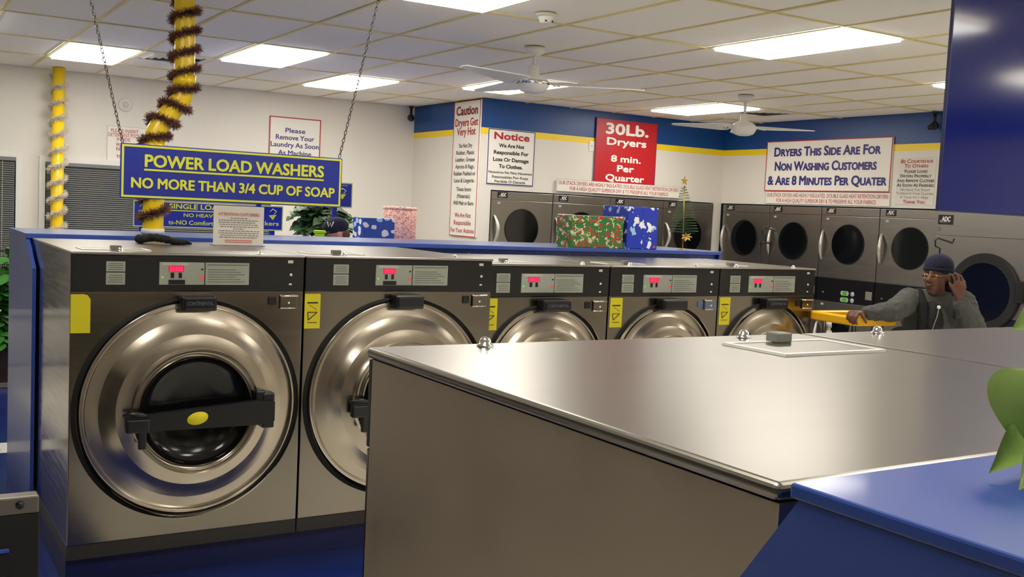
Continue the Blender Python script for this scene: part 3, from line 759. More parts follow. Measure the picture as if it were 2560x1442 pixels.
# wall and row signs
s = board('wall_sign', 'small white sign with red words PLEASE INSERT DETERGENT PODS on the back wall', (2.07, YB, 2.0), 0, .55, .425, M_SWHITE, .01, mat('thin grey edge', (176, 172, 166), .5), .003)
lines(s, .55, .01, [('PLEASE INSERT', .362, .036, .27, M_TRED, dict(cx=.17, sc=False, bold=.0)), ('DETERGENT PODS', .318, .036, .31, M_TRED, dict(cx=.165, bold=.0)), ('INSIDE', .276, .034, .13, M_TRED, dict(cx=.16, bold=.0)),
                    ('WASHER', .222, .034, .15, M_TRED, dict(cx=.16, bold=.01)), ('NEVER', .178, .034, .14, M_TRED, dict(cx=.16, bold=.01)), ('Thank', .10, .032, .12, M_TBLK, dict(cx=.15, bold=.0))])
s = board('wall_sign', 'white red framed sign asking to remove laundry, on the back wall above the hanging sign', (3.765, YB, 2.05), 0, .60, .625, M_SWHITE, .012, M_TRED, .012)
lines(s, .60, .012, [('Please', .455, .05, .23, M_TNAVY), ('Remove Your', .375, .052, .445, M_TNAVY), ('Laundry As Soon', .293, .052, .56, M_TNAVY), ('As Machine', .205, .052, .385, M_TNAVY), ('Stops', .12, .05, .2, M_TNAVY)])
def eagle_badge(t, x, z, w, th):
    """little framed emblem at the end of the row signs: a yellow wedge and a white curl between two words"""
    m = MB(); m.add([(x - w * .3, -th - .001, z), (x + w * .3, -th - .001, z + .01), (x + w * .02, -th - .001, z - .04)], [(0, 1, 2)])
    obj('emblem', m, M_SYEL, t)
    m = MB().tube([(x - w * .2, -th - .001, z + .03), (x, -th - .001, z + .055), (x + w * .28, -th - .001, z + .035), (x + w * .1, -th - .001, z + .012)], .004, 5)
    obj('emblem_curl', m, M_LWHITE, t)
# single load sign on posts
s = board('row_sign', 'blue sign with yellow words SINGLE LOAD on posts, half hidden by pipe', (1.783, 8.6, 1.485), 0, 1.232, .212, M_SBLUE, .012, mat('pale yellow', (206, 216, 140), .5), .009, .001)
lines(s, 1.232, .012, [('SINGLE LOAD', .156, .038, .44, M_SYEL, dict(cx=.50, bold=.03)), ('NO HEAVY', .092, .028, .27, M_SYEL, dict(cx=.53, bold=.02)), ('ts-NO Comforters', .028, .034, .43, M_SYEL, dict(cx=.49, bold=.02)), ('kers', .045, .034, .12, M_SYEL, dict(cx=1.135, bold=.02))])
obj('underline', MB().box(.26, .98, -.0135, -.012, .136, .144), M_SYEL, s)
eagle_badge(s, 1.14, .13, .12, .012); eagle_badge(s, .07, .13, .1, .012)
obj('post', MB().box(.05, .085, -.004, .03, -.085, 0), M_SBLUE, s); obj('post', MB().box(1.13, 1.165, -.004, .03, -.085, 0), M_SBLUE, s)
s = board('row_sign', 'blue sign on posts mostly hidden behind the right end of the hanging sign', (2.60, 8.3, 1.709), 0, .919, .214, M_SBLUE, .012, MATS['pale yellow'], .009, .001)
lines(s, .919, .012, [('ers', .028, .03, .075, M_SYEL, dict(cx=.77, bold=.02)), ('NO DYE', .185, .01, .09, M_LWHITE, dict(cx=.825, bold=.0))])
eagle_badge(s, .825, .11, .12, .012)
obj('post', MB().box(.09, .125, -.004, .03, -.30, 0), M_SBLUE, s); obj('post', MB().box(.75, .785, -.004, .03, -.30, 0), M_SBLUE, s)
# caution
s = board('wall_sign', 'tall narrow white caution sign with red edges beside the far dryers', (XD - .001, 10.236, 1.445), -PI / 2, .584, 1.478, M_SWHITE, .02, M_TRED, .01)
rows = [('Caution', 1.326, .092, .47, M_TDRED, dict(bold=.035)), ('Dryers Get', 1.205, .08, .50, M_TRED, dict(bold=.022)), ('Very Hot', 1.105, .08, .41, M_TRED, dict(bold=.022))]
for k, b in enumerate(('Do Not Dry', 'Rubber, Plastic', 'Leather, Grease', 'Aprons & Rags,', 'Rubber Padded or', 'Lace & Lingerie.')):
    rows.append((b, .970 - .0755 * k, .043, (.29, .40, .43, .42, .48, .45)[k], M_TBLK, dict(bold=.012)))
for k, b in enumerate(('These Items', '(Materials)', 'Will Melt or Burn')):
    rows.append((b, .497 - .076 * k, .043, (.33, .29, .45)[k], M_TBLK, dict(bold=.012)))
for k, b in enumerate(('We Are Not', 'Responsible', 'For Your Actions')):
    rows.append((b, .21 - .083 * k, .048, (.36, .38, .52)[k], M_TRED, dict(bold=.014)))
lines(s, .584, .02, rows)
# notice
s = board('wall_sign', 'white notice sign with red heading above the first far dryer', (5.62, YD - .001, 2.03), 0, .594, .59, M_SWHITE, .012, M_TNAVY, .009)
lines(s, .594, .012, [('Notice', .485, .07, .44, M_TRED, dict(bold=.045)), ('We Are Not', .40, .038, .32, M_TBLK, dict(bold=.04)), ('Responsible For', .325, .038, .44, M_TBLK, dict(bold=.04)), ('Loss Or Damage', .25, .038, .45, M_TBLK, dict(bold=.04)),
                     ('To Clothes.', .178, .038, .30, M_TBLK, dict(bold=.04)), ('Nosotros No Nos Hacemos', .118, .026, .55, M_TBLK), ('Resonsables Por Ropa', .068, .026, .46, M_TBLK), ('Perdida O Danada', .02, .026, .39, M_TBLK)])
# 30 lb
s = board('wall_sign', 'red sign with white words 30Lb. Dryers 8 min. Per Quarter on the far wall', (7.03, YD - .012, 1.99), 0, .893, .868, M_SRED, .012, mat('blue edge', (50, 44, 120), .5), .006)
lines(s, .893, .012, [('30Lb.', .70, .115, .61, M_LWHITE, dict(bold=.05)), ('Dryers', .575, .078, .57, M_LWHITE, dict(bold=.045)), ('8 min.', .385, .07, .43, M_LWHITE, dict(bold=.045)), ('Per', .275, .07, .24, M_LWHITE, dict(bold=.045)), ('Quarter', .165, .07, .56, M_LWHITE, dict(bold=.045))])
def stack_sign(label, loc, rz, w, h):
    s = board('wall_sign', label, loc, rz, w, h, M_SWHITE, .008, mat('thin grey edge', (130, 126, 122), .5) if 'thin grey edge' not in MATS else MATS['thin grey edge'], .004, group='long strip signs over the dryers')
    lines(s, w, .008, [('OUR STACK DRYERS ARE HIGHLY INSULATED, DOUBLE GLASS HEAT RETENTION DRYERS', h * .56, h * .30, w * .975, M_TRED, dict(bold=.0)), ('FOR A HIGH QUALITY SUPERIOR DRY & TO PRESERVE ALL YOUR FABRICS', h * .13, h * .30, w * .80, M_TRED, dict(bold=.0))])
stack_sign('long white strip sign with red words under the red dryers sign', (6.516, YD - .027, 1.997), 0, 1.794, .137)
s = board('wall_sign', 'large white sign with navy words DRYERS THIS SIDE on the right wall', (XR - .001, 8.905, 2.128), -PI / 2, 1.776, .58, M_SWHITE, .018, M_TRED, .011)
lines(s, 1.776, .018, [('Dryers This Side Are For', .405, .098, 1.5, M_TNAVY, dict(sc=True, bold=.038, cx=.88)), ('Non Washing Customers', .24, .098, 1.44, M_TNAVY, dict(sc=True, bold=.038, cx=.87)), ('& Are 8 Minutes Per Quater', .075, .098, 1.68, M_TNAVY, dict(sc=True, bold=.038, cx=.89))])
stack_sign('long white strip sign with red words under the DRYERS THIS SIDE sign', (XR - .002, 8.887, 1.982), -PI / 2, 1.767, .142)
s = board('wall_sign', 'small white sign BE COURTEOUS TO OTHERS next to the tall blue hanging board', (XR - .001, 7.06, 2.005), -PI / 2, .455, .475, mat('sign white dull', (222, 218, 208), .5), .004)
rows = [('Be Courteous', .425, .036, .38, M_TRED), ('To Others', .378, .036, .28, M_TRED), ('Please Load', .325, .032, .27, M_TBLK), ('Dryers Properly', .278, .032, .37, M_TBLK), ('And Remove Clothes', .231, .032, .44, M_TBLK),
        ('As Soon As Finished', .184, .032, .44, M_TBLK), ('We Have The Right', .14, .027, .36, M_TGREY), ('To Remove Your Clothes', .102, .027, .44, M_TGREY), ('If Your Not Here', .064, .027, .33, M_TGREY), ('Thank You', .014, .034, .26, M_TRED)]
lines(s, .455, .004, [(b, z, c, ww, m, dict(sc=True, bold=.015 if m is not M_TGREY else 0, shear=.12 if m is M_TRED and z > .3 else 0)) for b, z, c, ww, m in rows])

# ------------------------------------------------------------------ yellow pipes and tinsel
PX = [(1.444, 6.4, 1.512), (1.444, 6.4, 2.07), (1.452, 6.4, 2.12), (1.475, 6.4, 2.165), (1.565, 6.4, 2.285), (1.592, 6.4, 2.325), (1.605, 6.4, 2.375), (1.61, 6.4, 2.43), (1.60, 6.4, 2.926)]
t = thing('yellow_pipe', 'yellow elbowed pipe rising from the blue counter to the ceiling', 'pipe', (1.444, 6.4, 1.512))
def rel(pts, o): return [(p[0] - o[0], p[1] - o[1], p[2] - o[2]) for p in pts]
o0 = (1.444, 6.4, 1.512)
def sub_path(pts, n):
    out = []
    for a, b in zip(pts[:-1], pts[1:]):
        a, b = Vector(a), Vector(b); k = max(1, int((b - a).length / n))
        for i in range(k): out.append(a + (b - a) * i / k)
    out.append(Vector(pts[-1])); return out
obj('pipe_body', MB().tube(rel(sub_path(PX, .03), o0), .060, 28), M_PIPE, t)
obj('coupling', MB().tube(rel([(1.444, 6.4, 1.99), (1.444, 6.4, 2.07)], o0), .066, 28), M_PIPE, t)
obj('coupling', MB().tube(rel([(1.609, 6.4, 2.40), (1.609, 6.4, 2.47)], o0), .066, 28), M_PIPE, t)
obj('base_collar', MB().lathe([(0, 0), (.068, 0), (.066, .03), (.06, .032)], (0, 0, 0), 'z', 28), M_WHITE, t)
t = thing('yellow_pole', 'straight yellow pole wound with silver tinsel by the blinds', 'pole', (1.57, 11.02, 0))
obj('pole_body', MB().tube([(0, 0, 0.03), (0, 0, 2.926)], .058, 28), M_PIPE, t)
obj('base_collar', MB().lathe([(0, 0), (.085, 0), (.08, .03), (.06, .035)], (0, 0, 0), 'z', 28), M_PIPE, t)
obj('conduit', MB().tube([(-.10, .1, 0.0), (-.10, .1, 2.04)], .022, 12), M_PIPE, t) if 0 else None

def tinsel(label, path, r, turns, th0, mtl, blade, dens, name='tinsel_garland', zflip=1):
    """garland wound on a path; many fine foil blades"""
    P = sub_path(path, .01); L = [0]
    for a, b in zip(P[:-1], P[1:]): L.append(L[-1] + (b - a).length)
    tot = L[-1]; m = MB(); n = int(dens)
    core = []
    for k in range(n):
        s = tot * k / (n - 1)
        i = min(len(P) - 2, max(0, next((q for q in range(len(L) - 1) if L[q + 1] >= s), len(P) - 2)))
        tt = (P[min(i + 2, len(P) - 1)] - P[max(i - 1, 0)]).normalized()
        c = P[i] + (P[i + 1] - P[i]) * ((s - L[i]) / max(1e-6, L[i + 1] - L[i]))
        a = Vector((0, 1, 0)) - tt * tt.y; a.normalize(); b = tt.cross(a)
        th = th0 + zflip * 2 * PI * turns * k / (n - 1)
        rad = a * math.cos(th) + b * math.sin(th)
        p = c + rad * (r + .008); core.append(p)
        for q in range(9):
            d = Vector((random.gauss(0, 1), random.gauss(0, 1), random.gauss(0, 1))).normalized()
            d = (d + rad * .35).normalized()
            sd = d.orthogonal().normalized() * .0022; e = p + d * blade * random.uniform(.6, 1.1)
            m.add([p - sd, p + sd, e + sd * .6, e - sd * .6], [(0, 1, 2, 3)])
    o = Vector(path[0])
    t = thing(name, label, 'tinsel', o)
    m.v = [tuple(Vector(v) - o) for v in m.v]
    tag(obj('foil_blades', m, mtl, t), kind='stuff')
    obj('core_string', MB().tube([tuple(Vector(v) - o) for v in core], .002, 5), mtl, t)
PT = [p for p in PX]; PT[0] = (1.444, 6.4, 1.60); PT[-1] = (1.601, 6.4, 2.90)
tinsel('brown foil tinsel garland wound round the elbowed yellow pipe', PT, .060, 12.0, .9, M_TINB, .040, 1700)
tinsel('silver foil tinsel garland wound round the straight yellow pole', [(1.57, 11.02, 1.3), (1.57, 11.02, 2.86)], .058, 10.2, 0.4, M_TINS, .044, 900)

# ------------------------------------------------------------------ things on and behind the counter
ZT = 1.5125
def gift(name, label, x0, x1, y0, y1, z0, z1, m, rz=0, flaps=True):
    cx, cy = (x0 + x1) / 2, (y0 + y1) / 2
    t = thing(name, label, 'gift', (cx, cy, z0), rz, None)
    wx, wy, h = (x1 - x0) / 2, (y1 - y0) / 2, z1 - z0
    obj('wrapped_box', MB().bbox(-wx, wx, -wy, wy, 0, h, .006, 2), m, t)
    if flaps:
        fm = MB().prism([(-wy, .0), (wy, .0), (0, h * .55)], 0, -wx - .003, -wx - .0005)
        obj('paper_flap', fm, m, t)
        obj('paper_seam', MB().box(-.004, .004, -wy - .0015, -wy + .001, .002, h - .002), m, t)
    return t
WG = voro_wrap('green red wrapping paper', (40, 112, 52), ((176, 40, 44), (206, 196, 150), (188, 52, 50), (214, 204, 170), (40, 112, 52)), 30, (1, 1, 1.2), 2.6, thr=.50)
WB = voro_wrap('blue winter wrapping paper', (24, 52, 170), ((226, 226, 220), (24, 52, 170), (150, 196, 220), (24, 52, 170), (214, 60, 60), (232, 232, 228)), 15, (1, 1, .9), 1.6, thr=.46)
WS = voro_wrap('blue and white ball wrapping paper', (44, 78, 156), ((232, 226, 222), (176, 200, 232), (232, 226, 222), (190, 50, 60)), 13, (1, 1, 1.3), .5, thr=.44)
WP = voro_wrap('red and white streaked wrapping paper', (224, 176, 160), ((176, 52, 54), (236, 214, 196), (186, 70, 66)), 60, (.8, .8, 1.5), 1.2, thr=.40)
gift('gift_box', 'wrapped gift box in green and red candy cane paper on the blue counter', 4.225, 4.69, 6.015, 6.205, ZT, 1.745, WG)
gift('gift_box', 'wrapped gift in dark blue winter paper standing tall right of the green gift', 4.735, 5.025, 6.03, 6.22, ZT, 1.823, WB)
gift('gift_box', 'blue wrapped gift peeking out behind the green and tall blue gifts', 4.93, 5.2, 6.36, 6.60, ZT, 1.832, WB)
gift('gift_box', 'white and blue ball patterned gift between the ivy and the pink gift', 3.715, 4.03, 8.5, 8.72, 1.402, 1.63, WS, 0, False)
t = thing('gift_tin', 'tall round gift in pink and white paper by the return wall', 'gift', (4.325, 9.02, 1.402))
obj('wrapped_cylinder', MB().lathe([(0, 0), (.158, 0), (.16, .004), (.158, .328), (.154, .335), (0, .336)], (0, 0, 0), 'z', 40), WP, t)
obj('paper_lid', MB().lathe([(.159, .31), (.1625, .312), (.1625, .336), (.15, .339), (0, .339)], (0, 0, 0), 'z', 40), WP, t)

# wire tree with star
t = thing('wire_christmas_tree', 'small thin wire christmas tree with a gold star on the blue counter', 'christmas tree', (5.43, 6.2, ZT))
obj('trunk', MB().tube([(0, 0, 0), (-.01, 0, .28), (-.022, 0, .50)], .004, 8), M_GOLD, t)
obj('base', MB().lathe([(0, 0), (.045, 0), (.045, .004), (0, .006)], (0, 0, 0), 'z', 24), M_GOLD, t)
wire = []; br = MB()
for k in range(420):
    f = k / 419; z = .13 + .36 * f; rr = .105 * (1 - f) ** .85 + .012; th = 2 * PI * 17 * f
    p = Vector((-.022 * f + rr * math.cos(th), rr * math.sin(th), z)); wire.append(p)
    for q in range(3):
        d = Vector((random.gauss(0, 1), random.gauss(0, 1), random.gauss(0, 1))).normalized(); sd = d.orthogonal().normalized() * .0012
        br.add([p - sd, p + sd, p + d * .012], [(0, 1, 2)])
obj('wire_spiral', MB().tube(wire, .0016, 5), M_TREEG, t)
tag(obj('needles', br, M_TREEG, t), kind='stuff')
def star(c, R, r, th, n=5):
    pts = [((R if k % 2 == 0 else r) * math.sin(PI * k / n) + c[0], (R if k % 2 == 0 else r) * math.cos(PI * k / n) + c[1]) for k in range(2 * n)]
    return MB().prism(pts, 1, -th, th)
obj('star', star((-.022, .535), .036, .014, .004), M_GOLD, t)
lf = MB()
for k in range(7):
    a = 2 * PI * k / 7; c = Vector((-.002, -.03, .10))
    d = Vector((math.cos(a), -.2, math.sin(a) * .6)); s = Vector((-math.sin(a), 0, math.cos(a) * .6)) * .016
    lf.add([c, c + d * .03 + s, c + d * .062, c + d * .03 - s, c + d * .03 + Vector((0, -.004, 0))], [(0, 1, 4), (1, 2, 4), (2, 3, 4), (3, 0, 4)])
obj('gold_poinsettia', lf, M_GOLD, t)

# black cloth bundle on the first washer
m = MB(); random.seed(3)
for k in range(9):
    f = k / 8
    m.sphere((-.09 + .20 * f, .02 * math.sin(7 * f) - .05 * f, .022 + .010 * math.sin(5 * f)), (.036 - .012 * f, .035, .024 - .006 * f), 12, 8)
cb = thing('glove_bundle', 'crumpled black cloth lying on the first washer below the yellow pipe', 'cloth', (1.30, 5.62, 1.4905))
me = m.mesh('b')
def remesh(name, mb, voxel, smooth_it, mtl, parent, disp=0.0, dscale=30.0):
    me = mb.mesh(name) if isinstance(mb, MB) else mb
    o = bpy.data.objects.new(name, me); COL.objects.link(o)
    r = o.modifiers.new('r', 'REMESH'); r.mode = 'VOXEL'; r.voxel_size = voxel; r.use_smooth_shade = True
    if smooth_it:
        s = o.modifiers.new('s', 'SMOOTH'); s.factor = .5; s.iterations = smooth_it
    if disp:
        tx = bpy.data.textures.new('fold', 'CLOUDS'); tx.noise_scale = dscale
        d = o.modifiers.new('d', 'DISPLACE'); d.texture = tx; d.strength = disp; d.mid_level = .5; d.texture_coords = 'LOCAL'
    bpy.context.view_layer.update()
    nm = bpy.data.meshes.new_from_object(o.evaluated_get(bpy.context.evaluated_depsgraph_get()))
    bpy.data.objects.remove(o)
    nm.materials.clear(); nm.materials.append(mtl); nm.name = name
    for p in nm.polygons: p.use_smooth = True
    return obj(name, nm, None, parent)
remesh('cloth_folds', m, .006, 3, M_DARKC, cb, .012, .03)
obj('strap', MB().tube([(.08, -.05, .01), (.13, -.06, .016), (.16, -.03, .006), (.12, -.01, .006)], .006, 8), M_DARKC, cb)

# counter of the next row, standing behind the blue bulkhead
t = thing('rear_counter', 'blue counter of the next washer row, hidden behind the long blue bulkhead', 'counter', (3.1, 8.65, 0))
obj('counter_top', MB().bbox(-1.5, 1.55, -.45, .6, 1.372, 1.40, .003, 1), M_BULK, t)
obj('counter_body', MB().box(-1.45, 1.5, -.40, .55, 0, 1.372), M_BULK, t)

# ivy
def leafm(L, W, cup=.15, pts=None):
    """heart-like leaf in local xy, tip +x, stem at origin"""
    prof = pts or [(0, .0), (-.10, .32), (.05, .5), (.35, .45), (.7, .2), (1, 0)]
    vs = [(0, 0, 0)]; n = len(prof)
    mid = [(p[0] * L, 0, -cup * L * (p[0] - .3) ** 2) for p in prof]
    up = [(p[0] * L, p[1] * W, -cup * L * (p[0] - .3) ** 2 + cup * W * p[1]) for p in prof]
    dn = [(p[0] * L, -p[1] * W, -cup * L * (p[0] - .3) ** 2 + cup * W * p[1]) for p in prof]
    fs = []
    for i in range(n - 1):
        fs.append((i, i + 1, n + i + 1, n + i)); fs.append((i, 2 * n + i, 2 * n + i + 1, i + 1))
    return mid + up + dn, fs
def frame(d, upv):
    x = Vector(d).normalized(); z = (Vector(upv) - x * Vector(upv).dot(x)); z = z.normalized() if z.length > 1e-5 else x.orthogonal().normalized(); y = z.cross(x)
    return Matrix(((x.x, y.x, z.x), (x.y, y.y, z.y), (x.z, y.z, z.z)))
random.seed(11)
t = thing('ivy_plant', 'bushy green ivy plant behind the man in the dark cap', 'plant', (3.58, 9.0, 1.40))
obj('pot', MB().lathe([(0, 0), (.07, 0), (.09, .1), (.095, .105), (.08, .1), (0, .095)], (0, 0, 0), 'z', 28), M_WOOD, t)
stems = MB(); LV, LFc = leafm(.094, .088)
leaf_me = MB().add(LV, LFc, True).mesh('leaf'); leaf_me.materials.append(M_LEAF)
for k in range(40):
    a = random.uniform(0, 2 * PI); rr = random.uniform(.12, .40); hh = random.uniform(.0, .34) * (1.1 - rr * .8)
    path = [Vector((0, 0, .09)), Vector((math.cos(a) * rr * .4, math.sin(a) * rr * .35, .12 + hh)), Vector((math.cos(a) * rr * .8, math.sin(a) * rr * .5, .08 + hh)), Vector((math.cos(a) * rr, math.sin(a) * rr * .55, .02 + hh * .75))]
    stems.tube(path, .0025, 5)
    for q in range(7):
        f = (q + 1.2) / 8.0; i = min(2, int(f * 3)); g = f * 3 - i
        p = path[i].lerp(path[i + 1], g); p.z = max(p.z, .075)
        d = Vector((math.cos(a) + random.gauss(0, .6), math.sin(a) - .5 + random.gauss(0, .6), -.5 + random.gauss(0, .4)))
        o = obj('leaf', leaf_me, None, t, p); o.rotation_euler = frame(d, (random.gauss(0, .3), -.6, 1)).to_euler(); sc = random.uniform(.7, 1.25); o.scale = (sc, sc, sc)
obj('stems', stems, M_STEM, t)

# left fern in planter
t = thing('fern_plant', 'leafy green fern at the left edge beside the blue bulkhead', 'plant', (.86, 10.05, 0))
obj('planter_box', MB().bbox(-.45, .215, -.13, .30, 0.0, .375, .01, 2), M_WOOD, t)
obj('planter_rim', MB().bbox(-.46, .225, -.14, .31, .0, .045, .004, 1), mat('beige rim', (150, 140, 124), .5), t)
random.seed(5)
FV, FF = leafm(.19, .062, .1, [(0, 0), (.1, .5), (.35, .8), (.6, .7), (.85, .35), (1, 0)])
fern_me = MB().add(FV, FF, True).mesh('leaf'); fern_me.materials.append(M_FERN)
stems = MB()
for k in range(32):
    a = random.uniform(0, 2 * PI); rr = random.uniform(.12, .33); hh = random.uniform(.08, .95)
    path = [Vector((.08, .05, .36)), Vector((.08 + math.cos(a) * rr * .35, .05 + math.sin(a) * rr * .3, .38 + hh * .7)), Vector((.08 + math.cos(a) * rr * .8, .05 + math.sin(a) * rr * .7, .38 + hh)), Vector((.08 + math.cos(a) * rr * 1.15, .05 + math.sin(a) * rr, .30 + hh * .80))]
    stems.tube(path, .004, 5)
    for q in range(9):
        f = (q + 1) / 10.0; i = min(2, int(f * 3)); g = f * 3 - i; p = path[i].lerp(path[i + 1], g)
        sgn = 1 if q % 2 else -1
        d = Vector((math.cos(a + sgn * .9), math.sin(a + sgn * .9), -.3 + random.gauss(0, .3)))
        o = obj('leaf', fern_me, None, t, p); o.rotation_euler = frame(d, (0, -.3, 1)).to_euler(); sc = random.uniform(.75, 1.2); o.scale = (sc, sc, sc)
obj('stems', stems, M_STEM, t)

# pothos on the near bulkhead
t = thing('pothos_plant', 'big pale green pothos leaves at the right edge on the near blue counter', 'plant', (1.06, .60, ZT))
obj('pot', MB().lathe([(0, 0), (.05, 0), (.065, .09), (.067, .094), (.058, .09), (0, .085)], (.08, -.06, 0), 'z', 28), M_WHITE, t)
PV, PF = leafm(.135, .10, .22, [(0, 0), (-.08, .38), (.08, .60), (.3, .62), (.55, .45), (.8, .2), (1, 0)])
pothos_me = MB().add(PV, PF, True).mesh('leaf'); pothos_me.materials.append(M_POTHOS)
stems = MB()
#     attachment point, direction of the tip, face normal, scale
for p, d, u_, s in (((-.068, .0, .100), (-.10, -.16, -.95), (-.75, -.6, .15), .66), ((-.075, -.004, .036), (-.066, -.014, -.024), (-.2, -.8, .6), .54), ((-.082, -.026, .040), (-.090, -.044, -.028), (.1, -.7, .7), .74),
                    ((.0, .03, .155), (-.75, .2, -.3), (-.5, -.7, .4), .3), ((.04, .02, .20), (.3, .4, .5), (-.4, -.7, .5), .9), ((.12, -.08, .16), (.5, -.5, .2), (-.2, -.5, .8), .9), ((.1, .03, .13), (.7, .5, -.1), (0, -.3, 1), .8)):
    o = obj('leaf', pothos_me, None, t, p); o.rotation_euler = frame(d, u_).to_euler(); o.scale = (s, s * (.55 if s in (.54, .74) else 1), s)
    sb = o.modifiers.new('smooth', 'SUBSURF'); sb.levels = 2; sb.render_levels = 2
    stems.tube([(.08, -.06, .085), ((p[0] + .08) / 2, (p[1] - .06) / 2, max(p[2], .09) + .04), p], .0028, 6)
obj('stems', stems, M_STEM, t)

# low dark partition with grey rail at the lower left
t = thing('low_partition', 'low black partition with a grey top rail at the lower left corner', 'partition', (.10, 3.6, 0))
obj('partition_body', MB().bbox(-.9, .375, 0, .05, .03, .70, .006, 2), M_BLKMT, t)
rm = obj('top_rail', MB().bbox(-.91, .372, -.006, .056, .70, .758, .006, 2), mat('grey painted metal', (112, 106, 98), .4, metal=.3), t)
obj('rail_screw', MB().lathe([(0, -.014), (.012, -.012), (.014, -.005)], (.315, 0, .732), 'y', 14), M_BLKPL, rm)
obj('slot', MB().bbox(-.3, .295, -.006, .004, .50, .575, .002, 1), mat('slot black', (8, 8, 10), .6), t)
obj('slot_lip', MB().bbox(-.3, .285, -.012, .002, .578, .592, .003, 1), mat('blue lip', (52, 78, 170), .4), t)
obj('foot', MB().box(.25, .33, -.15, .2, 0, .03), M_BLKMT, t)
obj('foot', MB().box(-.75, -.67, -.15, .2, 0, .03), M_BLKMT, t)

# ------------------------------------------------------------------ laundry carts
def cart(label, loc, rz, wx, wy, zr, rack_x, rack_y, rack_h, hook=True):
    t = thing('laundry_cart', label, 'cart', loc, rz, 'rolling laundry carts')
    e = .045
    pts = []
    for cx, cy, a0 in ((wx - e, e, -90), (wx - e, wy - e, 0), (e, wy - e, 90), (e, e, 180)):
        for k in range(6):
            a = math.radians(a0 + 18 * k); pts.append((cx + e * math.cos(a), cy + e * math.sin(a), zr - .028))
    m = MB(); n = len(pts)
    sec = [(-.026, -.027), (.018, -.030), (.026, -.022), (.026, .018), (.018, .027), (-.018, .027), (-.026, .02)]
    vs = []
    c = Vector((wx / 2, wy / 2, 0))
    for i, p in enumerate(pts):
        p = Vector(p); tg = (Vector(pts[(i + 1) % n]) - Vector(pts[i - 1])).normalized(); nn = Vector((tg.y, -tg.x, 0))
        for a, b in sec: vs.append(p + nn * a + Vector((0, 0, b)))
    q = len(sec); m.add(vs, [(i * q + k, i * q + (k + 1) % q, ((i + 1) % n) * q + (k + 1) % q, ((i + 1) % n) * q + k) for i in range(n) for k in range(q)])
    obj('bumper_rim', m, M_YCART, t)
    b = MB(); zb = max(.3, zr - .75); ztb = zb + .34
    for x, y in ((.06, .06), (wx - .06, .06), (.06, wy - .06), (wx - .06, wy - .06)): b.tube([(x, y, zr - .05), (x, y, ztb)], .006, 6)
    for k in range(9):
        f = k / 8
        for x, y, x2, y2 in ((e + (wx - 2 * e) * f, .02, e + .03 + (wx - 2 * e - .06) * f, .05), (e + (wx - 2 * e) * f, wy - .02, e + .03 + (wx - 2 * e - .06) * f, wy - .05),
                             (.02, e + (wy - 2 * e) * f, .05, e + .03 + (wy - 2 * e - .06) * f), (wx - .02, e + (wy - 2 * e) * f, wx - .05, e + .03 + (wy - 2 * e - .06) * f)):
            b.tube([(x, y, ztb), (x2, y2, zb)], .0025, 5)
    for k in range(7):
        f = k / 6; i = .02 + .03 * f; z = ztb - (ztb - zb) * f
        b.tube([(i, i, z), (wx - i, i, z), (wx - i, wy - i, z), (i, wy - i, z)], .003, 5, closed=True)
    for k in range(8): b.tube([(.05 + (wx - .1) * k / 7, .05, zb), (.05 + (wx - .1) * k / 7, wy - .05, zb)], .0025, 5)
    obj('wire_basket', b, M_BLKPL, t)
    for x in (.06, wx - .06):
        for y in (.06, wy - .06):
            obj('leg_post', MB().tube([(x, y, .1), (x, y, zr - .06)], .012, 10), M_BLKPL, t)
            co = obj('caster', MB().lathe([(0, -.015), (.045, -.015), (.05, -.01), (.05, .01), (.045, .015), (0, .015)], (x, y, .05), 'y', 20), M_BLKPL, t)
            obj('caster_fork', MB().box(x - .012, x + .012, y - .024, y - .018, .05, .11).box(x - .012, x + .012, y + .018, y + .024, .05, .11).box(x - .012, x + .012, y - .024, y + .024, .10, .115), M_CHROME, co)
    obj('base_frame', MB().tube([(.06, .06, .14), (wx - .06, .06, .14), (wx - .06, wy - .06, .14), (.06, wy - .06, .14)], .012, 8, closed=True), M_BLKPL, t)
    rk = MB()
    for dx in (-.045, .045): rk.tube([(rack_x + dx, rack_y, .14), (rack_x + dx, rack_y, rack_h - .12)], .009, 8)
    obj('rack_poles', rk, M_BLKPL, t)
    obj('rack_hook', MB().tube([(rack_x, rack_y, rack_h - .14), (rack_x, rack_y, rack_h - .06), (rack_x - .035, rack_y, rack_h - .045), (rack_x - .04, rack_y, rack_h - .005), (rack_x - .02, rack_y, rack_h + .012), (rack_x + .09, rack_y, rack_h - .018), (rack_x + .1, rack_y, rack_h + .012)], .0065, 8).tube([(rack_x - .06, rack_y, rack_h - .13), (rack_x + .06, rack_y, rack_h - .13)], .009, 8), M_BLKPL, t)
    return t
ct = cart('laundry cart with a yellow bumper rim held by the person on the phone', (5.375, 4.44, 0), -.08, .36, .39, 1.178, .30, .34, 1.12)
obj('shelf', MB().bbox(.045, .315, .045, .345, .806, .819, .003, 1), M_BLKPL, ct)
cart('cart with a black hanging rack in front of the corner dryer', (6.70, 6.75, 0), -.5, .5, .6, .95, .2, .2, 1.70)
cart('cart with a black hook rack showing above the knit cap', (6.33, 4.5, 0), -.45, .42, .5, .95, .04, .16, 1.69)
t = thing('detergent_bottle', 'white bottle with a red label showing below the yellow rim by the last washer', 'bottle', (5.50, 4.76, .82))
obj('bottle_body', MB().lathe([(0, 0), (.03, 0), (.032, .02), (.032, .19), (.024, .22), (.014, .235), (.014, .25), (0, .25)], (0, 0, 0), 'z', 24), M_WHITE, t)
obj('label', MB().lathe([(.0326, .13), (.0326, .165)], (0, 0, 0), 'z', 24), M_SRED, t)
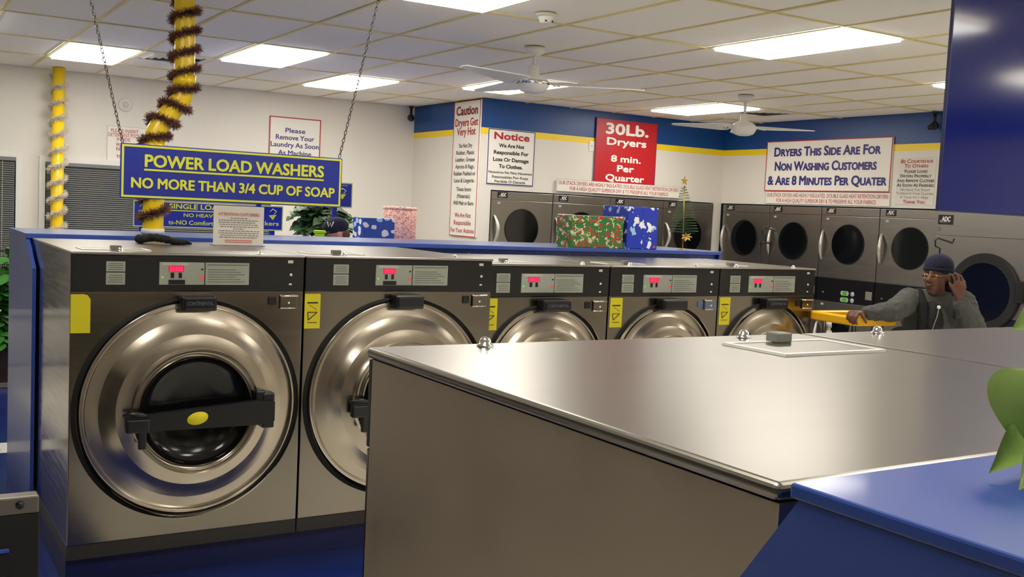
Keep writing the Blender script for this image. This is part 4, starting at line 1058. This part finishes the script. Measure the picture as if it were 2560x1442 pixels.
obj('cap', MB().lathe([(0, .29), (.018, .288), (.02, .25), (0, .25)], (0, 0, 0), 'z', 20), M_WHITE, t)
# ------------------------------------------------------------------ people
PEOPLE = True
def capsule(m, p0, p1, r0, r1, seg=14):
    p0, p1 = Vector(p0), Vector(p1); n = 6
    d = (p1 - p0); L = d.length; u = d / L
    path = []; rad = []
    for k in range(4):
        a = PI / 2 * k / 4; path.append(p0 - u * r0 * math.cos(a)); rad.append(max(.001, r0 * math.sin(a)))
    for k in range(n + 1): path.append(p0 + d * k / n); rad.append(r0 + (r1 - r0) * k / n)
    for k in range(3, -1, -1):
        a = PI / 2 * k / 4; path.append(p1 + u * r1 * math.cos(a)); rad.append(max(.001, r1 * math.sin(a)))
    m.tube(path, rad, seg)
def chainc(m, pts, rads, seg=14):
    for i in range(len(pts) - 1): capsule(m, pts[i], pts[i + 1], rads[i], rads[i + 1], seg)

# the person on the phone.  local frame: x = person's left (image right), y = away from camera, z up
ang = math.atan2(-.529, .848)
pr = thing('person', 'person in grey jacket and blue knit cap on the phone, hand on yellow cart rim', 'person', (5.965, 4.285, 0), ang)
m = MB()
fdir = Vector((-.74, -.67, 0)).normalized(); fl = Vector((fdir.y * -1, fdir.x, 0))     # face direction, its left is to image right/near
fl = Vector((-fdir.y, fdir.x, 0)) * 1.0
hc = Vector((-.012, -.01, 1.462))
RH = Matrix(((fl.x, fdir.x, 0), (fl.y, fdir.y, 0), (0, 0, 1)))        # head-local (x: side, y: forward, z: up)
def hp(x, y, z): return hc + RH @ Vector((x, y, z))
m.sphere(hp(0, -.012, .03), (.074, .094, .098), 24, 16, RH)
m.sphere(hp(0, .03, -.045), (.058, .066, .082), 22, 14, RH)          # lower face
m.sphere(hp(0, .052, -.105), (.03, .03, .026), 14, 10, RH)           # chin
m.sphere(hp(-.034, .062, -.028), (.026, .024, .022), 12, 8, RH); m.sphere(hp(.034, .062, -.028), (.026, .024, .022), 12, 8, RH)  # cheeks
m.sphere(hp(0, .078, .022), (.052, .016, .012), 12, 8, RH)           # brow
capsule(m, hp(0, .086, .012), hp(0, .112, -.030), .010, .016)        # nose
m.sphere(hp(-.014, .098, -.033), (.011, .012, .009), 8, 6, RH); m.sphere(hp(.014, .098, -.033), (.011, .012, .009), 8, 6, RH)
m.sphere(hp(0, .088, -.064), (.027, .014, .008), 12, 8, RH); m.sphere(hp(0, .086, -.078), (.023, .014, .009), 12, 8, RH)   # lips
for s in (-1, 1): m.sphere(hp(s * .076, -.012, -.005), (.010, .020, .034), 12, 8, RH)
chainc(m, [(-.005, .012, 1.40), (0, .025, 1.30), (0, .03, 1.24)], [.056, .058, .075])      # neck
RS, LS_ = Vector((-.165, .02, 1.285)), Vector((.175, .02, 1.285))
RE, LE = Vector((-.33, -.15, 1.225)), Vector((.215, -.13, 1.10))
RW, LW = Vector((-.515, -.135, 1.200)), Vector((.075, -.165, 1.325))
m.sphere((0, .03, 1.16), (.165, .10, .16), 24, 16); m.sphere((0, .03, .98), (.14, .095, .16), 24, 16); m.sphere((0, .03, .88), (.155, .105, .11), 24, 16)
chainc(m, [RS, RE, RW], [.055, .042, .028]); chainc(m, [LS_, LE, LW], [.055, .042, .028])
capsule(m, RS, (0, .03, 1.25), .055, .09); capsule(m, LS_, (0, .03, 1.25), .055, .09)
for s in (-1, 1):
    chainc(m, [(s * .085, .03, .86), (s * .095, .02, .46), (s * .1, .05, .09)], [.085, .055, .038])
    chainc(m, [(s * .1, .06, .045), (s * .115, -.11, .03)], [.042, .03])
# right hand gripping the rim: palm over the top, fingers down the far side, thumb on the near side
def hand(m, wrist, kn, fdirs, flen, r, thumb):
    """wrist, list of knuckle points, finger bone direction lists"""
    c = sum((Vector(k) for k in kn), Vector()) / len(kn)
    for k in kn: capsule(m, Vector(wrist), Vector(k), .019, .0125, 10)
    for k, dirs, L in zip(kn, fdirs, flen):
        p = Vector(k)
        for i, d in enumerate(dirs):
            q = p + Vector(d).normalized() * L * (.45, .32, .26)[i]; capsule(m, p, q, r * (1, .92, .85)[i], r * (.92, .85, .72)[i], 10); p = q
    chainc(m, thumb, [.014, .012, .0105, .009], 10)
wr = RW
kx = wr + Vector((-.068, -.020, .006))
kn = [kx + Vector((.020, -.028, -.004)), kx + Vector((.002, -.014, .002)), kx + Vector((-.012, .004, .002)), kx + Vector((-.022, .024, -.004))]
hand(m, wr, kn, [[(-.45, -.30, -.55), (-.05, -.15, -1), (.45, .25, -.8)]] * 4, [.080, .090, .084, .068], .0105,
     [wr + Vector((-.015, -.02, -.004)), wr + Vector((-.018, -.048, -.014)), wr + Vector((-.012, -.064, -.034)), wr + Vector((-.006, -.068, -.055))])
# left hand holding the phone to the ear
lw = LW
k0 = lw + Vector((-.005, -.01, .075))
kn = [k0 + Vector((-.034, -.012, .012)), k0 + Vector((-.012, -.018, .02)), k0 + Vector((.012, -.014, .016)), k0 + Vector((.032, -.002, .004))]
hand(m, lw, kn, [[(-.15, .05, 1), (-.35, .25, .8), (-.5, .45, .5)], [(-.05, .1, 1), (-.3, .4, .8), (-.5, .6, .4)], [(0, .15, 1), (-.2, .5, .7), (-.5, .7, .3)], [(.02, .2, 1), (-.2, .6, .6), (-.5, .7, .2)]],
     [.078, .084, .08, .064], .0092, [lw + Vector((-.02, -.01, .02)), lw + Vector((-.045, -.02, .05)), lw + Vector((-.062, -.015, .078)), lw + Vector((-.068, -.005, .10))])
remesh('body', m, .0062, 3, M_SKIN1, pr)
# eyes, brows, mouth line
for s in (-1, 1):
    e = obj('eye', MB().sphere(hp(s * .031, .081, .002), (.0125, .0075, .0065), 12, 8, RH), mat('eye white', (196, 186, 176), .3), pr)
    obj('pupil', MB().sphere(hp(s * .031, .0878, .002), (.005, .003, .005), 10, 6, RH), M_BLKPL, e)
obj('eyebrows', MB().tube([hp(-.05, .078, .022), hp(-.03, .092, .03), (hp(-.012, .094, .026))], .0035, 6).tube([hp(.05, .078, .022), hp(.03, .092, .03), (hp(.012, .094, .026))], .0035, 6), M_BLKMT, pr)
obj('mouth_line', MB().tube([hp(-.024, .093, -.070), hp(0, .1015, -.0705), hp(.024, .093, -.070)], .0026, 6), mat('dark lip', (60, 28, 24), .5), pr)
# glasses
g = MB()
for s in (-1, 1):
    g.tube([hp(s * (.032 + .021 * math.cos(2 * PI * k / 20)), .108, -.006 + .014 * math.sin(2 * PI * k / 20)) for k in range(20)], .0008, 6, closed=True)
    g.tube([hp(s * .057, .11, .0), hp(s * .076, .06, .003), hp(s * .08, -.02, .004)], .0012, 6)
g.tube([hp(-.010, .112, 0), hp(0, .116, .003), hp(.010, .112, 0)], .0012, 6)
gl = obj('glasses_frame', g, M_GOLD, pr)
le = MB()
for s in (-1, 1):
    ring = [hp(s * (.032 + .0205 * math.cos(2 * PI * k / 20)), .1085, -.006 + .0135 * math.sin(2 * PI * k / 20)) for k in range(20)]
    le.add(ring, [tuple(range(20))])
obj('lenses', le, M_ACRYL, gl)
# beanie
b = MB()
b.sphere(hp(0, -.018, .058), (.092, .106, .086), 28, 18, RH)
cap_me = b
bo_ = remesh('knit_cap', b, .006, 2, M_NAVYC, pr, .004, .02)
obj('cap_band', MB().tube([hp(.089 * math.cos(2 * PI * k / 32), -.018 + .105 * math.sin(2 * PI * k / 32), .036 + .006 * math.sin(2 * PI * k / 32)) for k in range(32)], .009, 8, closed=True), M_NAVYC, pr)
# jacket
j = MB()
j.sphere((0, .035, 1.165), (.205, .135, .155), 24, 16); j.sphere((0, .035, 1.0), (.19, .135, .20), 24, 16); j.sphere((0, .035, .84), (.19, .135, .14), 24, 16)
capsule(j, RS, (0, .03, 1.27), .085, .095); capsule(j, LS_, (0, .03, 1.27), .085, .095)
chainc(j, [RS, RE, RW + (RE - RW) * .16], [.088, .070, .050]); chainc(j, [LS_, LE, LW + (LE - LW) * .16], [.090, .078, .052])
j.sphere((-.17, .01, 1.29), (.07, .07, .055), 14, 10); j.sphere((.19, .01, 1.285), (.075, .07, .06), 14, 10)
for f in (.2, .42, .66, .85):
    p = RE.lerp(RW, f * .8); j.sphere(p, (.03, .066 - .016 * f, .066 - .016 * f), 12, 8)
    p = LE.lerp(LW, f * .8); j.sphere(p, (.062 - .012 * f, .062 - .012 * f, .026), 12, 8)
    p = LS_.lerp(LE, f); j.sphere(p, (.095, .09, .03), 12, 8)
jk = remesh('jacket', j, .008, 3, M_JACKET, pr, .022, .035)
# open front: shirt, straps, zip
remesh('shirt', (lambda mm: (mm.sphere((-.05, -.075, 1.14), (.075, .062, .15), 18, 14), mm.sphere((-.06, -.072, .97), (.09, .066, .17), 18, 14), mm)[-1])(MB()), .008, 2, M_PLAID, pr, .01, .03)
obj('zip', MB().tube([(-.03, -.125, 1.255), (-.045, -.140, 1.20), (-.075, -.143, 1.10), (-.085, -.143, .95)], .0035, 6), M_TGREY, pr)
obj('zip_pull', MB().sphere((-.038, -.14, 1.262), .012, 12, 8), M_SWHITE, pr)
st = MB()
for k, (a, w_) in enumerate((([(-.115, .10, 1.30), (-.118, .0, 1.345), (-.118, -.09, 1.27), (-.135, -.128, 1.14), (-.16, -.125, .98)], .030),)):
    n = 16; pts = []
    P_ = sub_path(a, .03)
    for i in range(len(P_) - 1): capsule(st, P_[i], P_[i + 1], w_, w_, 10)
remesh('shoulder_strap', st, .009, 3, M_DARKC, pr)
hd_ = MB(); hd_.sphere((.115, .115, 1.36), (.075, .085, .12), 18, 12); hd_.sphere((.03, .15, 1.22), (.16, .09, .12), 18, 12); hd_.sphere((.165, .05, 1.315), (.06, .075, .05), 14, 10); hd_.sphere((.09, .075, 1.42), (.05, .05, .07), 14, 10)
obj('hair', MB().sphere((.10, .055, 1.385), (.062, .07, .115), 18, 12), M_DARKC, pr)
remesh('hood', hd_, .009, 4, M_DARKC, pr, .012, .04)
tr = MB()
for s in (-1, 1): chainc(tr, [(s * .085, .03, .84), (s * .098, .022, .46), (s * .102, .05, .10)], [.105, .078, .062])
remesh('trousers', tr, .01, 3, M_JEANS, pr)
sh = MB()
for s in (-1, 1): chainc(sh, [(s * .102, .075, .05), (s * .118, -.12, .042)], [.052, .042])
remesh('shoes', sh, .01, 2, M_DARKC, pr)
# phone in the left hand (a thing of its own)
R2 = Matrix.Rotation(ang, 3, 'Z')
pc = Vector((5.965, 4.285, 0)) + R2 @ Vector((.046, -.150, 1.415))
ph = thing('mobile_phone', 'dark mobile phone held to the ear of the person in the knit cap', 'phone', pc, ang)
mm = MB().bbox(-.034, .034, -.0045, .0045, -.07, .07, .004, 2); RT = Matrix.Rotation(.55, 4, 'Z') @ Matrix.Rotation(-.28, 4, 'Y')
mm.xf(RT); obj('phone_case', mm, M_BLKPL, ph)
obj('phone_screen', MB().box(-.031, .031, .0046, .0052, -.066, .066).xf(RT), M_DGLASS, ph)

# man in the dark cap behind the counter (only the top of his head shows)
p2 = thing('person', 'man in a dark cap half hidden behind the blue counter, ivy behind him', 'person', (3.0, 7.4, 0), ang)
m = MB(); hc = Vector((0.012, 0, 1.50))
fdir = Vector((-.88, -.47, 0)).normalized(); fl = Vector((-fdir.y, fdir.x, 0)); RH = Matrix(((fl.x, fdir.x, 0), (fl.y, fdir.y, 0), (0, 0, 1)))
RH = RH @ Matrix.Rotation(-.25, 3, 'X')
m.sphere(hp(0, -.012, .03), (.076, .096, .098), 24, 16, RH); m.sphere(hp(0, .03, -.045), (.058, .066, .082), 22, 14, RH); m.sphere(hp(0, .052, -.105), (.03, .03, .026), 14, 10, RH)
capsule(m, hp(0, .086, .012), hp(0, .112, -.030), .010, .016); m.sphere(hp(0, .078, .022), (.052, .016, .012), 12, 8, RH)
m.sphere(hp(0, .088, -.064), (.027, .014, .008), 12, 8, RH); m.sphere(hp(0, .086, -.078), (.023, .014, .009), 12, 8, RH)
for s in (-1, 1): m.sphere(hp(s * .078, -.012, -.005), (.010, .022, .036), 12, 8, RH)
RS, LS_ = Vector((-.19, .02, 1.27)), Vector((.19, .02, 1.27)); RE, LE = Vector((-.23, -.04, 1.0)), Vector((.24, -.03, 1.0)); RW, LW = Vector((-.14, -.24, 1.12)), Vector((.19, -.2, .9))
RW = Vector((-.125, -.16, 1.30)); RE = Vector((-.24, -.10, 1.05))
chainc(m, [(0, .01, 1.43), (0, .03, 1.28)], [.06, .075]); m.sphere((0, .03, 1.14), (.18, .11, .17), 24, 16); m.sphere((0, .03, .92), (.165, .11, .2), 24, 16)
chainc(m, [RS, RE, RW], [.058, .045, .03]); chainc(m, [LS_, LE, LW], [.058, .045, .03]); capsule(m, RS, (0, .03, 1.25), .058, .09); capsule(m, LS_, (0, .03, 1.25), .058, .09)
for s in (-1, 1):
    chainc(m, [(s * .09, .03, .84), (s * .1, .02, .46), (s * .105, .05, .09)], [.09, .06, .04]); chainc(m, [(s * .105, .06, .045), (s * .12, -.12, .03)], [.044, .032])
k0 = RW + Vector((.0, -.0, .075)); kn = [k0 + Vector((-.03 + .02 * q, -.012, .004 * q)) for q in range(4)]
hand(m, RW, kn, [[(0, .1, 1), (.2, .5, .7), (.4, .7, .2)]] * 4, [.07, .08, .078, .06], .0095, [RW + Vector((.02, 0, .02)), RW + Vector((.045, -.01, .045)), RW + Vector((.055, .0, .07)), RW + Vector((.055, .01, .09))])
k0 = LW + Vector((.0, -.07, -.02)); kn = [k0 + Vector((-.03 + .02 * q, 0, .0)) for q in range(4)]
hand(m, LW, kn, [[(0, -1, -.3), (0, -.6, -.8), (0, .1, -1)]] * 4, [.07, .08, .078, .06], .0095, [LW + Vector((-.02, -.01, 0)), LW + Vector((-.045, -.03, -.01)), LW + Vector((-.055, -.05, -.03)), LW + Vector((-.055, -.06, -.05))])
remesh('body', m, .0075, 3, M_SKIN2, p2)
for s in (-1, 1):
    e = obj('eye', MB().sphere(hp(s * .031, .081, .002), (.0125, .0075, .0065), 12, 8, RH), MATS['eye white'], p2)
    obj('pupil', MB().sphere(hp(s * .031, .0878, .002), (.005, .003, .005), 10, 6, RH), M_BLKPL, e)
b = MB(); b.sphere(hp(0, -.014, .062), (.086, .104, .078), 26, 16, RH)
cp_ = remesh('cap', b, .006, 2, M_CAP, p2)
vz = MB()
for k in range(13):
    a = PI * (k / 12); vz.v += [tuple(hp(.078 * math.cos(a), .055 + .03 * math.sin(a), .050)), tuple(hp(.084 * math.cos(a), .06 + .10 * math.sin(a), .038))]
for k in range(12): vz.f.append((2 * k, 2 * k + 1, 2 * k + 3, 2 * k + 2)); vz.sm.append(True)
vo = obj('cap_visor', vz, M_CAP, p2)
sm_ = vo.modifiers.new('s', 'SOLIDIFY'); sm_.thickness = .006
# white letter mark on the side of the cap
wm = MB(); W0 = [(-.024, .02), (-.014, -.018), (-.002, .012), (.008, -.018), (.022, .022)]
wp = []
for a, z in W0:
    q = Vector((math.sin(a / .088 - .35), math.cos(a / .088 - .35)))
    wp.append(Vector((.012, 0, 0)) * 0 + Vector((hc.x - .02 + a, hc.y - .105 - .0 * a, hc.z + .085 + z)))
wm.tube(wp, .0042, 6); obj('cap_letter', wm, M_LWHITE, p2)
obj('hair', MB().sphere(hp(0, -.04, -.005), (.079, .075, .06), 18, 12, RH), mat('brown hair', (84, 60, 44), .8), p2)
jj = MB(); jj.sphere((0, .035, 1.13), (.21, .14, .17), 24, 16); jj.sphere((0, .035, .93), (.2, .14, .22), 24, 16); chainc(jj, [RS, RE, RW + (RE - RW) * .2], [.088, .07, .05]); chainc(jj, [LS_, LE, LW + (LE - LW) * .2], [.088, .07, .05]); capsule(jj, RS, (0, .03, 1.26), .085, .095); capsule(jj, LS_, (0, .03, 1.26), .085, .095)
remesh('jacket', jj, .012, 3, M_DARKC, p2)
tr = MB()
for s in (-1, 1): chainc(tr, [(s * .09, .03, .82), (s * .1, .022, .46), (s * .105, .05, .10)], [.11, .08, .064])
remesh('trousers', tr, .012, 3, M_JEANS, p2)
sh = MB()
for s in (-1, 1): chainc(sh, [(s * .105, .075, .05), (s * .122, -.13, .042)], [.054, .044])
remesh('shoes', sh, .012, 2, M_DARKC, p2)
lc = Vector((3.0, 7.4, 0)) + R2 @ Vector((-.075, -.165, 1.385))
lm_ = thing('lime_container', 'bright lime green container held up in front of the man in the dark cap', 'container', lc, ang)
obj('container_body', MB().bbox(-.035, .035, -.025, .025, 0, .135, .012, 3), M_LIME, lm_)
obj('container_lid', MB().bbox(-.044, .044, -.03, .03, .13, .155, .008, 2), M_LIME, lm_)

flush_texts()
